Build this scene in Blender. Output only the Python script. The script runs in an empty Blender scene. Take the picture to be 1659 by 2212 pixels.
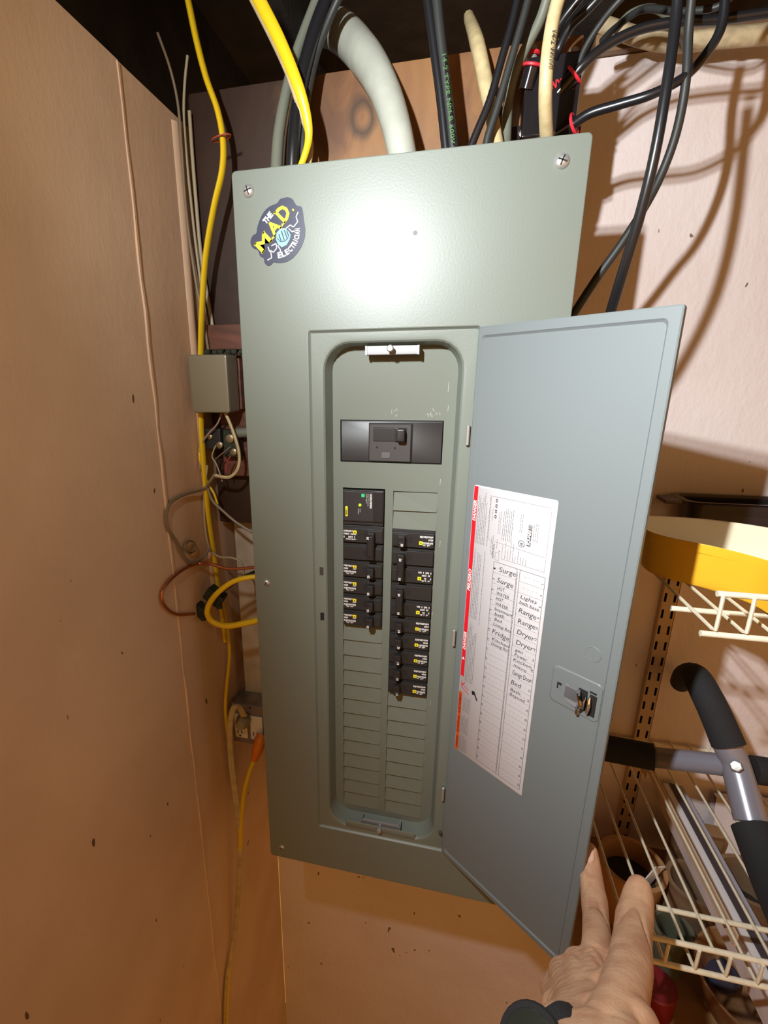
import bpy, bmesh, math, random
from mathutils import Vector, Matrix, Euler
import numpy as np
random.seed(7)
PI = math.pi
COL = bpy.context.scene.collection
# ------------------------------------------------------------------ camera
F = 1039.504; PCX, PCY = 731.58, 1130.45; IW, IH = 1659, 2212
CAMR = np.array([[0.973592, 0.228243, -0.004896], [0.059235, -0.273267, -0.960113], [-0.220477, 0.934468, -0.27957]])
CAMC = np.array([0.2689, -0.6047, 0.7966])
cam_data = bpy.data.cameras.new('camera'); cam = bpy.data.objects.new('camera', cam_data); COL.objects.link(cam)
M = Matrix(((CAMR[0][0], -CAMR[1][0], -CAMR[2][0], CAMC[0]), (CAMR[0][1], -CAMR[1][1], -CAMR[2][1], CAMC[1]),
            (CAMR[0][2], -CAMR[1][2], -CAMR[2][2], CAMC[2]), (0, 0, 0, 1)))
cam.matrix_world = M
cam_data.sensor_fit = 'VERTICAL'; cam_data.sensor_height = 24.0; cam_data.lens = F / IH * 24.0
cam_data.shift_x = (IW / 2 - PCX) / IH; cam_data.shift_y = (PCY - IH / 2) / IH
cam_data.clip_start = 0.01
bpy.context.scene.camera = cam
# ------------------------------------------------------------------ world, lights, exposure
sc = bpy.context.scene
w = bpy.data.worlds.new('world'); sc.world = w; w.use_nodes = True
w.node_tree.nodes['Background'].inputs[0].default_value = (1.0, 0.45, 0.10, 1)
w.node_tree.nodes['Background'].inputs[1].default_value = 0.56
def light(name, kind, loc, power, color, target=None, **kw):
    d = bpy.data.lights.new(name, kind); d.energy = power; d.color = color
    for k, v in kw.items(): setattr(d, k, v)
    o = bpy.data.objects.new(name, d); COL.objects.link(o); o.location = loc
    if target is not None:
        o.rotation_euler = (Vector(target) - Vector(loc)).to_track_quat('-Z', 'Y').to_euler()
    return o
LAMP = (0.086, -0.601, 1.063)
for dz in (-.012, .012):      # a head torch with two bulbs, one above the other
    L_ = (LAMP[0], LAMP[1], LAMP[2] + dz)
    light('head_lamp', 'SPOT', L_, 19.0, (0.93, 0.97, 1.0), (0.62, 0.30, 0.98), spot_size=math.radians(118), spot_blend=1.0, shadow_soft_size=0.008)
    light('head_lamp_low_beam', 'SPOT', L_, 11.5, (0.97, 0.97, 0.97), (0.90, 0.20, -0.10), spot_size=math.radians(78), spot_blend=1.0, shadow_soft_size=0.008)
    light('head_lamp_spill', 'POINT', L_, 1.05, (1.0, 0.93, 0.70), shadow_soft_size=0.008)
light('warm_room_fill', 'AREA', (0.75, -1.7, 1.25), 2.0, (1.0, 0.55, 0.26), (0.3, 0.3, 0.5), shape='DISK', size=0.6)  # unseen soft disk, added as fill for the room's warm ambient light
sc.view_settings.view_transform = 'Standard'; sc.view_settings.look = 'None'
sc.view_settings.exposure = 0.0; sc.view_settings.gamma = 1.0; sc.view_settings.use_curve_mapping = False

# ------------------------------------------------------------------ locating points: a picture point met with a real plane of the room
def ray(px, py):
    return CAMR.T @ np.array([(px - PCX) / F, (py - PCY) / F, 1.0])
WX = -0.112      # face of the left wall
WY = 0.30        # face of the back wall
BY = 0.115       # face of the plywood board
def at(px, py, Y=0.0, r=0.0):
    d = ray(px, py); q = CAMC + d * (Y - CAMC[1]) / d[1]
    if q[0] < WX + r: 
        q = CAMC + d * (WX + r - CAMC[0]) / d[0]
    return Vector(q)
def atx(px, py, X):
    d = ray(px, py); return Vector(CAMC + d * (X - CAMC[0]) / d[0])
def atz(px, py, Z):
    d = ray(px, py); return Vector(CAMC + d * (Z - CAMC[2]) / d[2])
def atd(px, py, D):
    return Vector(CAMC + ray(px, py) * D)

# ------------------------------------------------------------------ materials
MATS = {}
def mat(name, color, rough=0.5, metal=0.0, noise=0.0, nscale=20.0, bump=0.0, bscale=60.0, spec=None, coat=0.0, stretch=None, color2=None, trans=0.0):
    if name in MATS: return MATS[name]
    m = bpy.data.materials.new(name); m.use_nodes = True; nt = m.node_tree; b = nt.nodes['Principled BSDF']
    b.inputs['Base Color'].default_value = (*color, 1); b.inputs['Roughness'].default_value = rough; b.inputs['Metallic'].default_value = metal
    if spec is not None: b.inputs['Specular IOR Level'].default_value = spec
    if coat: b.inputs['Coat Weight'].default_value = coat
    if trans: b.inputs['Transmission Weight'].default_value = trans
    if noise or bump:
        tc = nt.nodes.new('ShaderNodeTexCoord'); mp = nt.nodes.new('ShaderNodeMapping')
        if stretch: mp.inputs['Scale'].default_value = stretch
        nt.links.new(tc.outputs['Object'], mp.inputs[0])
    if noise:
        n = nt.nodes.new('ShaderNodeTexNoise'); n.inputs['Scale'].default_value = nscale; n.inputs['Detail'].default_value = 5
        nt.links.new(mp.outputs[0], n.inputs['Vector'])
        r = nt.nodes.new('ShaderNodeValToRGB'); c2 = color2 or tuple(c * (1 - noise) for c in color)
        r.color_ramp.elements[0].position = 0.35; r.color_ramp.elements[1].position = 0.65
        r.color_ramp.elements[0].color = (*c2, 1); r.color_ramp.elements[1].color = (*color, 1)
        nt.links.new(n.outputs[0], r.inputs[0]); nt.links.new(r.outputs[0], b.inputs['Base Color'])
    if bump:
        n2 = nt.nodes.new('ShaderNodeTexNoise'); n2.inputs['Scale'].default_value = bscale; n2.inputs['Detail'].default_value = 6
        nt.links.new(mp.outputs[0], n2.inputs['Vector'])
        bp = nt.nodes.new('ShaderNodeBump'); bp.inputs['Strength'].default_value = bump; bp.inputs['Distance'].default_value = 0.004
        nt.links.new(n2.outputs[0], bp.inputs['Height']); nt.links.new(bp.outputs[0], b.inputs['Normal'])
    MATS[name] = m; return m

def wall_mat(name, base, dark, speck, bmp=.42):
    # painted masonry: broad blotches, pits and dirt specks, rough relief
    m = bpy.data.materials.new(name); m.use_nodes = True; nt = m.node_tree; b = nt.nodes['Principled BSDF']; L = nt.links
    b.inputs['Roughness'].default_value = 0.62
    tc = nt.nodes.new('ShaderNodeTexCoord')
    n1 = nt.nodes.new('ShaderNodeTexNoise'); n1.inputs['Scale'].default_value = 5; n1.inputs['Detail'].default_value = 4
    L.new(tc.outputs['Object'], n1.inputs['Vector'])
    r1 = nt.nodes.new('ShaderNodeValToRGB'); r1.color_ramp.elements[0].position = .35; r1.color_ramp.elements[1].position = .62
    r1.color_ramp.elements[0].color = (*dark, 1); r1.color_ramp.elements[1].color = (*base, 1); L.new(n1.outputs[0], r1.inputs[0])
    mp = nt.nodes.new('ShaderNodeMapping'); mp.inputs['Scale'].default_value = (1, 1, .55); L.new(tc.outputs['Object'], mp.inputs[0])
    n2 = nt.nodes.new('ShaderNodeTexNoise'); n2.inputs['Scale'].default_value = 62; n2.inputs['Detail'].default_value = 1
    L.new(mp.outputs[0], n2.inputs['Vector'])
    r2 = nt.nodes.new('ShaderNodeValToRGB'); r2.color_ramp.elements[0].position = .775; r2.color_ramp.elements[1].position = .79
    r2.color_ramp.elements[0].color = (0, 0, 0, 1); r2.color_ramp.elements[1].color = (1, 1, 1, 1); L.new(n2.outputs[0], r2.inputs[0])
    mx = nt.nodes.new('ShaderNodeMixRGB'); L.new(r2.outputs[0], mx.inputs[0]); L.new(r1.outputs[0], mx.inputs[1]); mx.inputs[2].default_value = (*speck, 1)
    L.new(mx.outputs[0], b.inputs['Base Color'])
    n3 = nt.nodes.new('ShaderNodeTexNoise'); n3.inputs['Scale'].default_value = 95; n3.inputs['Detail'].default_value = 7; n3.inputs['Roughness'].default_value = .6
    L.new(mp.outputs[0], n3.inputs['Vector'])
    n4 = nt.nodes.new('ShaderNodeTexNoise'); n4.inputs['Scale'].default_value = 9; n4.inputs['Detail'].default_value = 2; L.new(tc.outputs['Object'], n4.inputs['Vector'])
    ad = nt.nodes.new('ShaderNodeMath'); ad.operation = 'MULTIPLY_ADD'; L.new(n4.outputs[0], ad.inputs[0]); ad.inputs[1].default_value = 2.0; L.new(n3.outputs[0], ad.inputs[2])
    bp = nt.nodes.new('ShaderNodeBump'); bp.inputs['Strength'].default_value = bmp; bp.inputs['Distance'].default_value = .004
    L.new(ad.outputs[0], bp.inputs['Height']); L.new(bp.outputs[0], b.inputs['Normal'])
    return m
def wood_mat(name, c1, c2, knots=(), kcol=(.06, .03, .012), scale=(2.0, 1, 14), rough=.5, stain=None):
    # c1/c2 grain running along X; knots = (x, z, radius)
    m = bpy.data.materials.new(name); m.use_nodes = True; nt = m.node_tree; b = nt.nodes['Principled BSDF']; L = nt.links
    b.inputs['Roughness'].default_value = rough
    tc = nt.nodes.new('ShaderNodeTexCoord'); mp = nt.nodes.new('ShaderNodeMapping'); mp.inputs['Scale'].default_value = scale
    L.new(tc.outputs['Object'], mp.inputs[0])
    n = nt.nodes.new('ShaderNodeTexNoise'); n.inputs['Scale'].default_value = 2.2; n.inputs['Detail'].default_value = 5; n.inputs['Distortion'].default_value = 1.6
    L.new(mp.outputs[0], n.inputs['Vector'])
    r = nt.nodes.new('ShaderNodeValToRGB'); r.color_ramp.elements[0].position = .38; r.color_ramp.elements[1].position = .6
    r.color_ramp.elements[0].color = (*c2, 1); r.color_ramp.elements[1].color = (*c1, 1); L.new(n.outputs[0], r.inputs[0])
    out = r.outputs[0]
    for (kx, kz, kr) in knots:
        vm = nt.nodes.new('ShaderNodeVectorMath'); vm.operation = 'SUBTRACT'; L.new(tc.outputs['Object'], vm.inputs[0]); vm.inputs[1].default_value = (kx, 0, kz)
        v2 = nt.nodes.new('ShaderNodeVectorMath'); v2.operation = 'MULTIPLY'; L.new(vm.outputs[0], v2.inputs[0]); v2.inputs[1].default_value = (1, 0, .85)
        ln = nt.nodes.new('ShaderNodeVectorMath'); ln.operation = 'LENGTH'; L.new(v2.outputs[0], ln.inputs[0])
        ns = nt.nodes.new('ShaderNodeMath'); ns.operation = 'MULTIPLY_ADD'; L.new(n.outputs[0], ns.inputs[0]); ns.inputs[1].default_value = kr * .9; L.new(ln.outputs['Value'], ns.inputs[2])
        dv = nt.nodes.new('ShaderNodeMath'); dv.operation = 'DIVIDE'; L.new(ns.outputs[0], dv.inputs[0]); dv.inputs[1].default_value = kr * 1.45
        rr = nt.nodes.new('ShaderNodeValToRGB'); e = rr.color_ramp.elements
        e[0].position = .45; e[0].color = (.0, .0, .0, 1); e[1].position = 1.1 if False else 1.0; e[1].color = (0, 0, 0, 1)
        a = e.new(.72); a.color = (1, 1, 1, 1)
        L.new(dv.outputs[0], rr.inputs[0])
        mx = nt.nodes.new('ShaderNodeMixRGB'); L.new(rr.outputs[0], mx.inputs[0]); L.new(out, mx.inputs[1]); mx.inputs[2].default_value = (*kcol, 1)
        out = mx.outputs[0]
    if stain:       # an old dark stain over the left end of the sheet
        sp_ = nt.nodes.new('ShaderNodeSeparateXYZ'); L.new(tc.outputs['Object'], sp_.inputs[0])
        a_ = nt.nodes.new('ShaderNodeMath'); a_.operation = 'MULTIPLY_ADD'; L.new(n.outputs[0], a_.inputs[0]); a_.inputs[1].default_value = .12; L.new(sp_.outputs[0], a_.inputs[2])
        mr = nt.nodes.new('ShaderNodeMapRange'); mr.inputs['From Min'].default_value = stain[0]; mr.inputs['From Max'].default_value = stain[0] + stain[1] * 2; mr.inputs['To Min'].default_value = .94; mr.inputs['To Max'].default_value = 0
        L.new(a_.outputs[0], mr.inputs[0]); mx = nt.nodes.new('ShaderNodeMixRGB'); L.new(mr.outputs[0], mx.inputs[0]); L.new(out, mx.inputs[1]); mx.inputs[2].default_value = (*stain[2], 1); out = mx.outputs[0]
    L.new(out, b.inputs['Base Color'])
    bp = nt.nodes.new('ShaderNodeBump'); bp.inputs['Strength'].default_value = .2; bp.inputs['Distance'].default_value = .002
    L.new(n.outputs[0], bp.inputs['Height']); L.new(bp.outputs[0], b.inputs['Normal'])
    return m

m_wall_back = wall_mat('painted_masonry_white', (.84, .75, .73), (.79, .68, .65), (.22, .15, .10))
m_wall_left = wall_mat('painted_masonry_cream', (.76, .55, .39), (.66, .46, .32), (.13, .08, .05), .16)
m_black_wood = mat('unlit_joist_wood', (.030, .021, .014), .85, noise=.5, bump=.4)  # the unlit ceiling's darkness is put into this near-black base colour
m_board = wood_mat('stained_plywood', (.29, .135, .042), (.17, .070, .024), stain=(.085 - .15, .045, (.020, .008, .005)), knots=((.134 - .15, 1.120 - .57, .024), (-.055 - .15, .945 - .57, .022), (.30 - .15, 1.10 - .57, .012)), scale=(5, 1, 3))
m_oldwood = wood_mat('old_framing_wood', (.32, .19, .09), (.16, .085, .04), scale=(1, 1, 9))
m_brownblock = wood_mat('brown_wood_block', (.16, .055, .03), (.08, .03, .018))
m_gray = mat('gray_enamel', (.178, .205, .174), .40, metal=0.0, bump=.03, bscale=400, spec=.5)
m_gray_dead = mat('gray_enamel_dead_front', (.176, .195, .162), .45, bump=.03, bscale=400, spec=.2)
m_gray_door = mat('gray_enamel_door', (.170, .196, .200), .38, bump=.03, bscale=400, spec=.3)
m_steel = mat('zinc_plated_steel', (.58, .58, .56), .34, metal=.65, bump=.05, bscale=200)
m_dull = mat('galvanised_steel', (.40, .38, .34), .45, metal=.8, noise=.3, nscale=60)
m_dark = mat('dark_gap', (.012, .010, .009), .8)
m_blk = mat('black_moulded_plastic', (.020, .019, .020), .38)
m_blk2 = mat('charcoal_plastic', (.024, .023, .023), .40)
m_grayplast = mat('dark_gray_plastic', (.055, .052, .052), .45)
m_white = mat('white_print', (.85, .84, .82), .5)
m_paper = mat('label_paper', (.53, .515, .53), .55)
m_ink = mat('black_print', (.02, .02, .022), .6)
m_inkgray = mat('gray_print', (.17, .16, .17), .6)
m_pen = mat('ballpoint_ink', (.05, .05, .07), .6)
m_red = mat('red_print', (.70, .008, .02), .5)
m_orange = mat('orange_red_print', (.62, .09, .012), .5)
m_yellow = mat('yellow_print', (.90, .78, .02), .5)
m_green = mat('green_print', (.05, .60, .22), .5)
m_lime = mat('lime_lens', (.55, .85, .05), .3)
m_navy = mat('navy_vinyl', (.035, .04, .075), .35)
m_cyan = mat('pale_blue_print', (.25, .62, .72), .5)
m_cable_blk = mat('black_cable_jacket', (.012, .012, .014), .30, spec=.7)
m_cable_dk = mat('dull_black_cable', (.028, .030, .028), .5)
m_cable_gray = mat('grey_green_cable', (.16, .17, .13), .5)
m_cable_yel = mat('yellow_cable_jacket', (.82, .56, .015), .33)
m_cable_cream = mat('cream_cable_jacket', (.62, .50, .27), .45, noise=.25, nscale=80)
m_cable_white = mat('grey_white_cable_jacket', (.46, .48, .41), .42, noise=.15, nscale=30, bump=.5, bscale=18)
m_thinwire = mat('dusty_brown_wire', (.22, .17, .11), .5)
m_tan = mat('tan_wire', (.42, .36, .24), .5)
m_copper = mat('bare_copper', (.60, .22, .11), .32, metal=.9)
m_brass = mat('dull_green_clamp', (.035, .045, .03), .5, metal=.2, noise=.4, nscale=80, bump=.6, bscale=120)
m_redplast = mat('red_gasket', (.75, .03, .05), .45)
m_olive = mat('olive_gray_enamel', (.20, .18, .12), .30, spec=.6)
m_ivory = mat('ivory_outlet_plastic', (.80, .78, .68), .4)
m_mauve = mat('zinc_plate_dull', (.28, .22, .23), .5, metal=.3)
m_orangepl = mat('orange_plug', (.75, .20, .015), .45)
m_wirecoat = mat('cream_vinyl_coating', (.86, .80, .62), .4, noise=.12, nscale=120)
m_rust = mat('rusty_scuff', (.50, .36, .20), .6, noise=.4, nscale=200)
m_std = mat('painted_standard', (.60, .43, .27), .5)
m_tuby = mat('yellow_plastic', (.86, .48, .03), .28)
m_tubin = mat('cream_plastic_inside', (.84, .74, .55), .3)
m_pan = mat('dark_roasting_pan', (.035, .028, .03), .2, metal=.3)
m_tube = mat('grey_powder_coat', (.30, .30, .36), .30, metal=.35)
m_foam = mat('black_foam', (.016, .016, .018), .85, bump=.3, bscale=500)
m_terra = mat('brown_stoneware', (.42, .22, .09), .5)
m_soil = mat('dark_earth', (.035, .025, .018), .9, bump=1.0, bscale=140)
m_whiteslat = mat('white_vinyl_slat', (.74, .74, .76), .35)
m_slatblue = mat('blue_grey_slat', (.36, .38, .47), .4)
m_slatdark = mat('dark_slat_edge', (.05, .04, .05), .4)
m_sack = mat('wrinkled_white_sack', (.78, .68, .66), .6, noise=.2, nscale=9, bump=.8, bscale=14)
m_bowl = mat('glazed_tan_bowl', (.42, .26, .12), .3, noise=.4, nscale=9, color2=(.16, .07, .03))
m_jar = mat('dusty_green_glass', (.20, .22, .15), .2, trans=.35, noise=.3, nscale=12)
m_jarbrown = mat('brown_jar', (.30, .19, .11), .3, noise=.4, nscale=10)
m_redthing = mat('red_tin', (.22, .012, .02), .45)
m_skin = None

# ------------------------------------------------------------------ mesh building
class MB:
    def __init__(s): s.v = []; s.f = []; s.sm = []
    def add(s, vs, fs, smooth=False):
        o = len(s.v); s.v += [tuple(v) for v in vs]; s.f += [tuple(i + o for i in f) for f in fs]; s.sm += [smooth] * len(fs)
    def box(s, x0, x1, y0, y1, z0, z1, b=0.0, mtx=None):
        if b <= 0:
            vs = [(x, y, z) for x in (x0, x1) for y in (y0, y1) for z in (z0, z1)]
            fs = [(0, 1, 3, 2), (4, 6, 7, 5), (0, 4, 5, 1), (2, 3, 7, 6), (0, 2, 6, 4), (1, 5, 7, 3)]
            sm = False
        else:
            bm = bmesh.new(); bmesh.ops.create_cube(bm, size=1)
            for v in bm.verts: v.co = Vector(((x0 + x1) / 2 + v.co.x * (x1 - x0), (y0 + y1) / 2 + v.co.y * (y1 - y0), (z0 + z1) / 2 + v.co.z * (z1 - z0)))
            bmesh.ops.bevel(bm, geom=bm.edges[:], offset=b, segments=2, affect='EDGES', profile=.5)
            bm.verts.index_update(); vs = [v.co.copy() for v in bm.verts]; fs = [[v.index for v in f.verts] for f in bm.faces]; bm.free(); sm = False
        if mtx is not None: vs = [mtx @ Vector(v) for v in vs]
        s.add(vs, fs, sm); return s
    def rings(s, rings, closed=True, cap0=False, cap1=False, smooth=True):
        n = len(rings[0]); vs = [p for r in rings for p in r]; fs = []
        for i in range(len(rings) - 1):
            for j in range(n if closed else n - 1):
                k = (j + 1) % n
                fs.append((i * n + j, i * n + k, (i + 1) * n + k, (i + 1) * n + j))
        s.add(vs, fs, smooth)
        if cap0: s.add(rings[0], [tuple(range(n))[::-1]])
        if cap1: s.add(rings[-1], [tuple(range(n))])
        return s
    def tube(s, pts, r, seg=10, flat=1.0, sub=5, caps=True, updir=None):
        # r: number or list; flat: width ratio along the sideways direction
        P = smooth_path(pts, sub) if sub > 1 else [Vector(p) for p in pts]
        n = len(P); rr = r if isinstance(r, (list, tuple)) else [r] * len(pts)
        def rad(i):
            t = i / (n - 1) * (len(rr) - 1); a = int(min(t, len(rr) - 2)) if len(rr) > 1 else 0
            return rr[0] if len(rr) == 1 else rr[a] + (rr[a + 1] - rr[a]) * (t - a)
        T = [(P[min(i + 1, n - 1)] - P[max(i - 1, 0)]).normalized() for i in range(n)]
        up = Vector(updir) if updir else (Vector((0, 0, 1)) if abs(T[0].z) < .9 else Vector((0, 1, 0)))
        U = (up - T[0] * up.dot(T[0])).normalized(); R = []
        for i in range(n):
            U = (U - T[i] * U.dot(T[i])).normalized(); V = T[i].cross(U)
            q = rad(i); R.append([P[i] + U * (math.cos(2 * PI * k / seg) * q) + V * (math.sin(2 * PI * k / seg) * q * flat) for k in range(seg)])
        s.rings(R, cap0=caps, cap1=caps); return s
    def lathe(s, prof, c=(0, 0, 0), seg=24, axis='Z', mtx=None, caps=(True, True)):
        R = []
        for (r, h) in prof:
            ring = []
            for k in range(seg):
                a = 2 * PI * k / seg
                p = Vector((r * math.cos(a), r * math.sin(a), h)) if axis == 'Z' else (Vector((r * math.cos(a), h, r * math.sin(a))) if axis == 'Y' else Vector((h, r * math.cos(a), r * math.sin(a))))
                if mtx is not None: p = mtx @ p
                ring.append(p + Vector(c))
            R.append(ring)
        s.rings(R, cap0=caps[0], cap1=caps[1]); return s
    def flat(s, pts, y=0.0):            # a flat figure in the XZ plane at depth y
        s.add([(p[0], y, p[1]) for p in pts], [tuple(range(len(pts)))]); return s
    def rect(s, x0, x1, z0, z1, y=0.0): return s.flat([(x0, z0), (x1, z0), (x1, z1), (x0, z1)], y)
    def line(s, a, b, wd, y=0.0):
        dx, dz = b[0] - a[0], b[1] - a[1]; l = math.hypot(dx, dz) or 1; nx, nz = -dz / l * wd / 2, dx / l * wd / 2
        return s.flat([(a[0] + nx, a[1] + nz), (a[0] - nx, a[1] - nz), (b[0] - nx, b[1] - nz), (b[0] + nx, b[1] + nz)], y)
    def poly(s, pts, wd, y=0.0):
        for a, b in zip(pts[:-1], pts[1:]): s.line(a, b, wd, y)
        return s
    def disc(s, x, z, r, y=0.0, n=20, rz=None):
        return s.flat([(x + r * math.cos(2 * PI * k / n), z + (rz or r) * math.sin(2 * PI * k / n)) for k in range(n)], y)
    def text(s, body, x, z, h, y=0.0, rot=0.0, width=None, align='LEFT', shear=0.0, bold=0.0):
        vs, fs = text_mesh(body, shear, bold)
        if not vs: return s
        xs = [v[0] for v in vs]; x0, x1 = min(xs), max(xs)
        sx = h if width is None else width / (x1 - x0)
        off = {'LEFT': -x0, 'CENTER': -(x0 + x1) / 2, 'RIGHT': -x1}[align]
        ca, sa = math.cos(rot), math.sin(rot); out = []
        for vx, vy in vs:
            a, b = (vx + off) * sx, vy * h
            out.append((x + a * ca - b * sa, y, z + a * sa + b * ca))
        s.add(out, fs); return s
    def xf(s, mtx):
        s.v = [tuple(mtx @ Vector(v)) for v in s.v]; return s
    def build(s, name, m, parent=None, loc=(0, 0, 0), label=None, sharp=40, recalc=True):
        me = bpy.data.meshes.new(name); L = Vector(loc)
        me.from_pydata([tuple(Vector(v) - L) for v in s.v], [], s.f)
        if recalc:
            bm = bmesh.new(); bm.from_mesh(me); bmesh.ops.remove_doubles(bm, verts=bm.verts[:], dist=1e-6) if len(s.v) < 60000 else None
            bmesh.ops.recalc_face_normals(bm, faces=bm.faces[:]); bm.to_mesh(me); bm.free()
        me.polygons.foreach_set('use_smooth', [True] * len(me.polygons)); me.set_sharp_from_angle(angle=math.radians(sharp))
        me.materials.append(m); o = bpy.data.objects.new(name, me); COL.objects.link(o); o.location = L
        if len(me.polygons) > 40: md = o.modifiers.new('weighted_normals', 'WEIGHTED_NORMAL'); md.keep_sharp = True; md.weight = 100
        if parent is not None: o.parent = parent
        if label: o['label'] = label
        return o
_tc = {}
def text_mesh(body, shear=0.0, bold=0.0):
    k = (body, shear, bold)
    if k in _tc: return _tc[k]
    c = bpy.data.curves.new('t', 'FONT'); c.body = body; c.size = 1.0; c.shear = shear; c.offset = bold; c.resolution_u = 2
    o = bpy.data.objects.new('t', c); COL.objects.link(o); bpy.context.view_layer.update()
    me = bpy.data.meshes.new_from_object(o.evaluated_get(bpy.context.evaluated_depsgraph_get()))
    r = ([(v.co.x, v.co.y / .72) for v in me.vertices], [tuple(p.vertices) for p in me.polygons])
    bpy.data.objects.remove(o); bpy.data.curves.remove(c); bpy.data.meshes.remove(me); _tc[k] = r; return r
def smooth_path(pts, sub=5):
    P = [Vector(p) for p in pts]
    if len(P) < 3: return [P[0].lerp(P[-1], i / sub) for i in range(sub + 1)]
    Q = [P[0] * 2 - P[1]] + P + [P[-1] * 2 - P[-2]]; out = []
    for i in range(1, len(Q) - 2):
        a, b, c, d = Q[i - 1:i + 3]
        for k in range(sub):
            t = k / sub
            out.append(.5 * ((2 * b) + (c - a) * t + (2 * a - 5 * b + 4 * c - d) * t * t + (3 * b - a - 3 * c + d) * t ** 3))
    return out + [P[-1]]
def rr(x0, x1, z0, z1, r, y, n=6):      # rounded rectangle ring, XZ plane
    r = max(r, 1e-5); out = []
    for cx, cz, a0 in ((x1 - r, z1 - r, 0), (x0 + r, z1 - r, 90), (x0 + r, z0 + r, 180), (x1 - r, z0 + r, 270)):
        for k in range(n + 1):
            a = math.radians(a0 + 90 * k / n); out.append(Vector((cx + r * math.cos(a), y, cz + r * math.sin(a))))
    return out
def empty(name, loc, label, cat, group=None, rot=(0, 0, 0)):
    o = bpy.data.objects.new(name, None); COL.objects.link(o); o.location = loc; o.rotation_euler = rot; o.empty_display_size = .02
    return tag(o, label, cat, group)
def tag(o, label, cat, group=None, kind=None):
    o['label'] = label; o['category'] = cat
    if group: o['group'] = group
    if kind: o['kind'] = kind
    return o
def structure(o): o['kind'] = 'structure'; return o
def child_fix(o, root):                 # children are built in world coordinates minus the root's place
    o.parent = root; return o
def part(mb, name, m, root, label=None, sharp=40):
    L = Vector((0, 0, 0)); p = root
    while p is not None: L += p.location; p = p.parent
    mb.v = [tuple(Vector(v) - L) for v in mb.v]
    return mb.build(name, m, root, label=label, sharp=sharp)
def thing1(mb, name, m, label, cat, group=None):       # a thing that is one mesh
    c = Vector(mb.v[0]); return tag(mb.build(name, m, loc=c), label, cat, group)

# ================================================================== THE SETTING
FZ = -1.25
structure(MB().box(WX - .12, 2.6, -2.6, WY + .15, FZ - .05, FZ).build('floor', mat('grey_concrete', (.30, .27, .24), .8, noise=.3, nscale=6, bump=.3)))
structure(MB().box(WX, 2.6, WY, WY + .15, FZ, 1.238).build('wall_back', m_wall_back))
# left wall: two plaster slabs meeting at a seam, corner filled with a soft coved strip
mb = MB(); mb.box(WX - .12, WX, -2.6, -.030, FZ, 1.137); mb.box(WX - .12, WX - .0012, -.030, WY, FZ, 1.137)
structure(mb.build('wall_left', m_wall_left))
seam = MB(); random.seed(3)
seam.tube([(WX - .0012, -.0305 + random.uniform(-.0014, .0014), 1.135 - i * .036) for i in range(44)], [random.uniform(.0020, .0038) for i in range(44)], seg=6, sub=2)
structure(seam.build('trim_1', m_wall_left))
cove = MB(); cove.tube([(WX - .010, .085, 1.128 - i * .06) for i in range(12)], .0135, seg=10, sub=2)
structure(cove.build('trim_2', m_wall_left))
# ceiling: dark deck, joists and blocking
ceil = structure(MB().box(WX - .16, 2.6, -2.6, WY + .6, 1.46, 1.50).build('ceiling', m_black_wood))
for i, x in enumerate((-.40, .0, .42, .84, 1.26)):
    part(MB().box(x - .02, x + .02, -2.6, WY + .6, 1.27, 1.459, b=.002), 'joist', m_black_wood, ceil)
part(MB().box(WX - .16, WX - .121, -2.6, WY + .6, 1.0, 1.459), 'rim_board', m_black_wood, ceil)
part(MB().box(WX - .12, 2.6, WY + .56, WY + .6, 1.2, 1.459), 'rim_board', m_black_wood, ceil)
sill = MB().box(.43, 2.6, WY - .012, WY + .14, 1.239, 1.262, b=.003)
structure(sill.build('trim_3', m_oldwood))

# ================================================================== PLYWOOD BACKING BOARD
bd = empty('backing_board', (.15, BY, .57), 'stained brown plywood board with dark knots behind the grey panel', 'board')
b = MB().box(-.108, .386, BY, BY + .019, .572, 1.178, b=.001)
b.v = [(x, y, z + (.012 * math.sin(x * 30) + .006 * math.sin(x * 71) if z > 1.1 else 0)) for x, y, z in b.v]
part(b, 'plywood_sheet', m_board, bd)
for x in (-.085, .15, .36):
    part(MB().box(x - .019, x + .019, BY + .0195, WY - .001, .58, 1.15, b=.001), 'stud', m_oldwood, bd)
o = thing1(MB().box(-.050, .016, WY - .045, WY - .001, -.02, .566, b=.002), 'wall_cleat', mat('scuffed_white_paint', (.74, .72, .62), .55, noise=.2, nscale=20, bump=.3), 'white painted vertical wood strip on the wall beside the lower left of the panel', 'cleat')
o = thing1(MB().box(-.098, -.060, BY + .03, WY - .001, .20, .585, b=.002), 'wall_batten', mat('scuffed_cream_paint', (.66, .55, .42), .55, noise=.3, nscale=20, bump=.3), 'cream painted batten standing in the corner below the plywood board', 'batten')
o = thing1(MB().box(-.108, .0, BY - .022, BY - .001, .845, .880, b=.0015), 'mounting_block', m_brownblock, 'dark reddish brown wood block on the plywood just above the small olive box', 'block')
mbk = MB().box(-.085, .0, BY - .018, BY - .001, .655, .842, b=.0015)
thing1(mbk, 'terminal_board', m_brownblock, 'dark brown board behind the small olive box and its terminal block', 'board')

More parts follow.
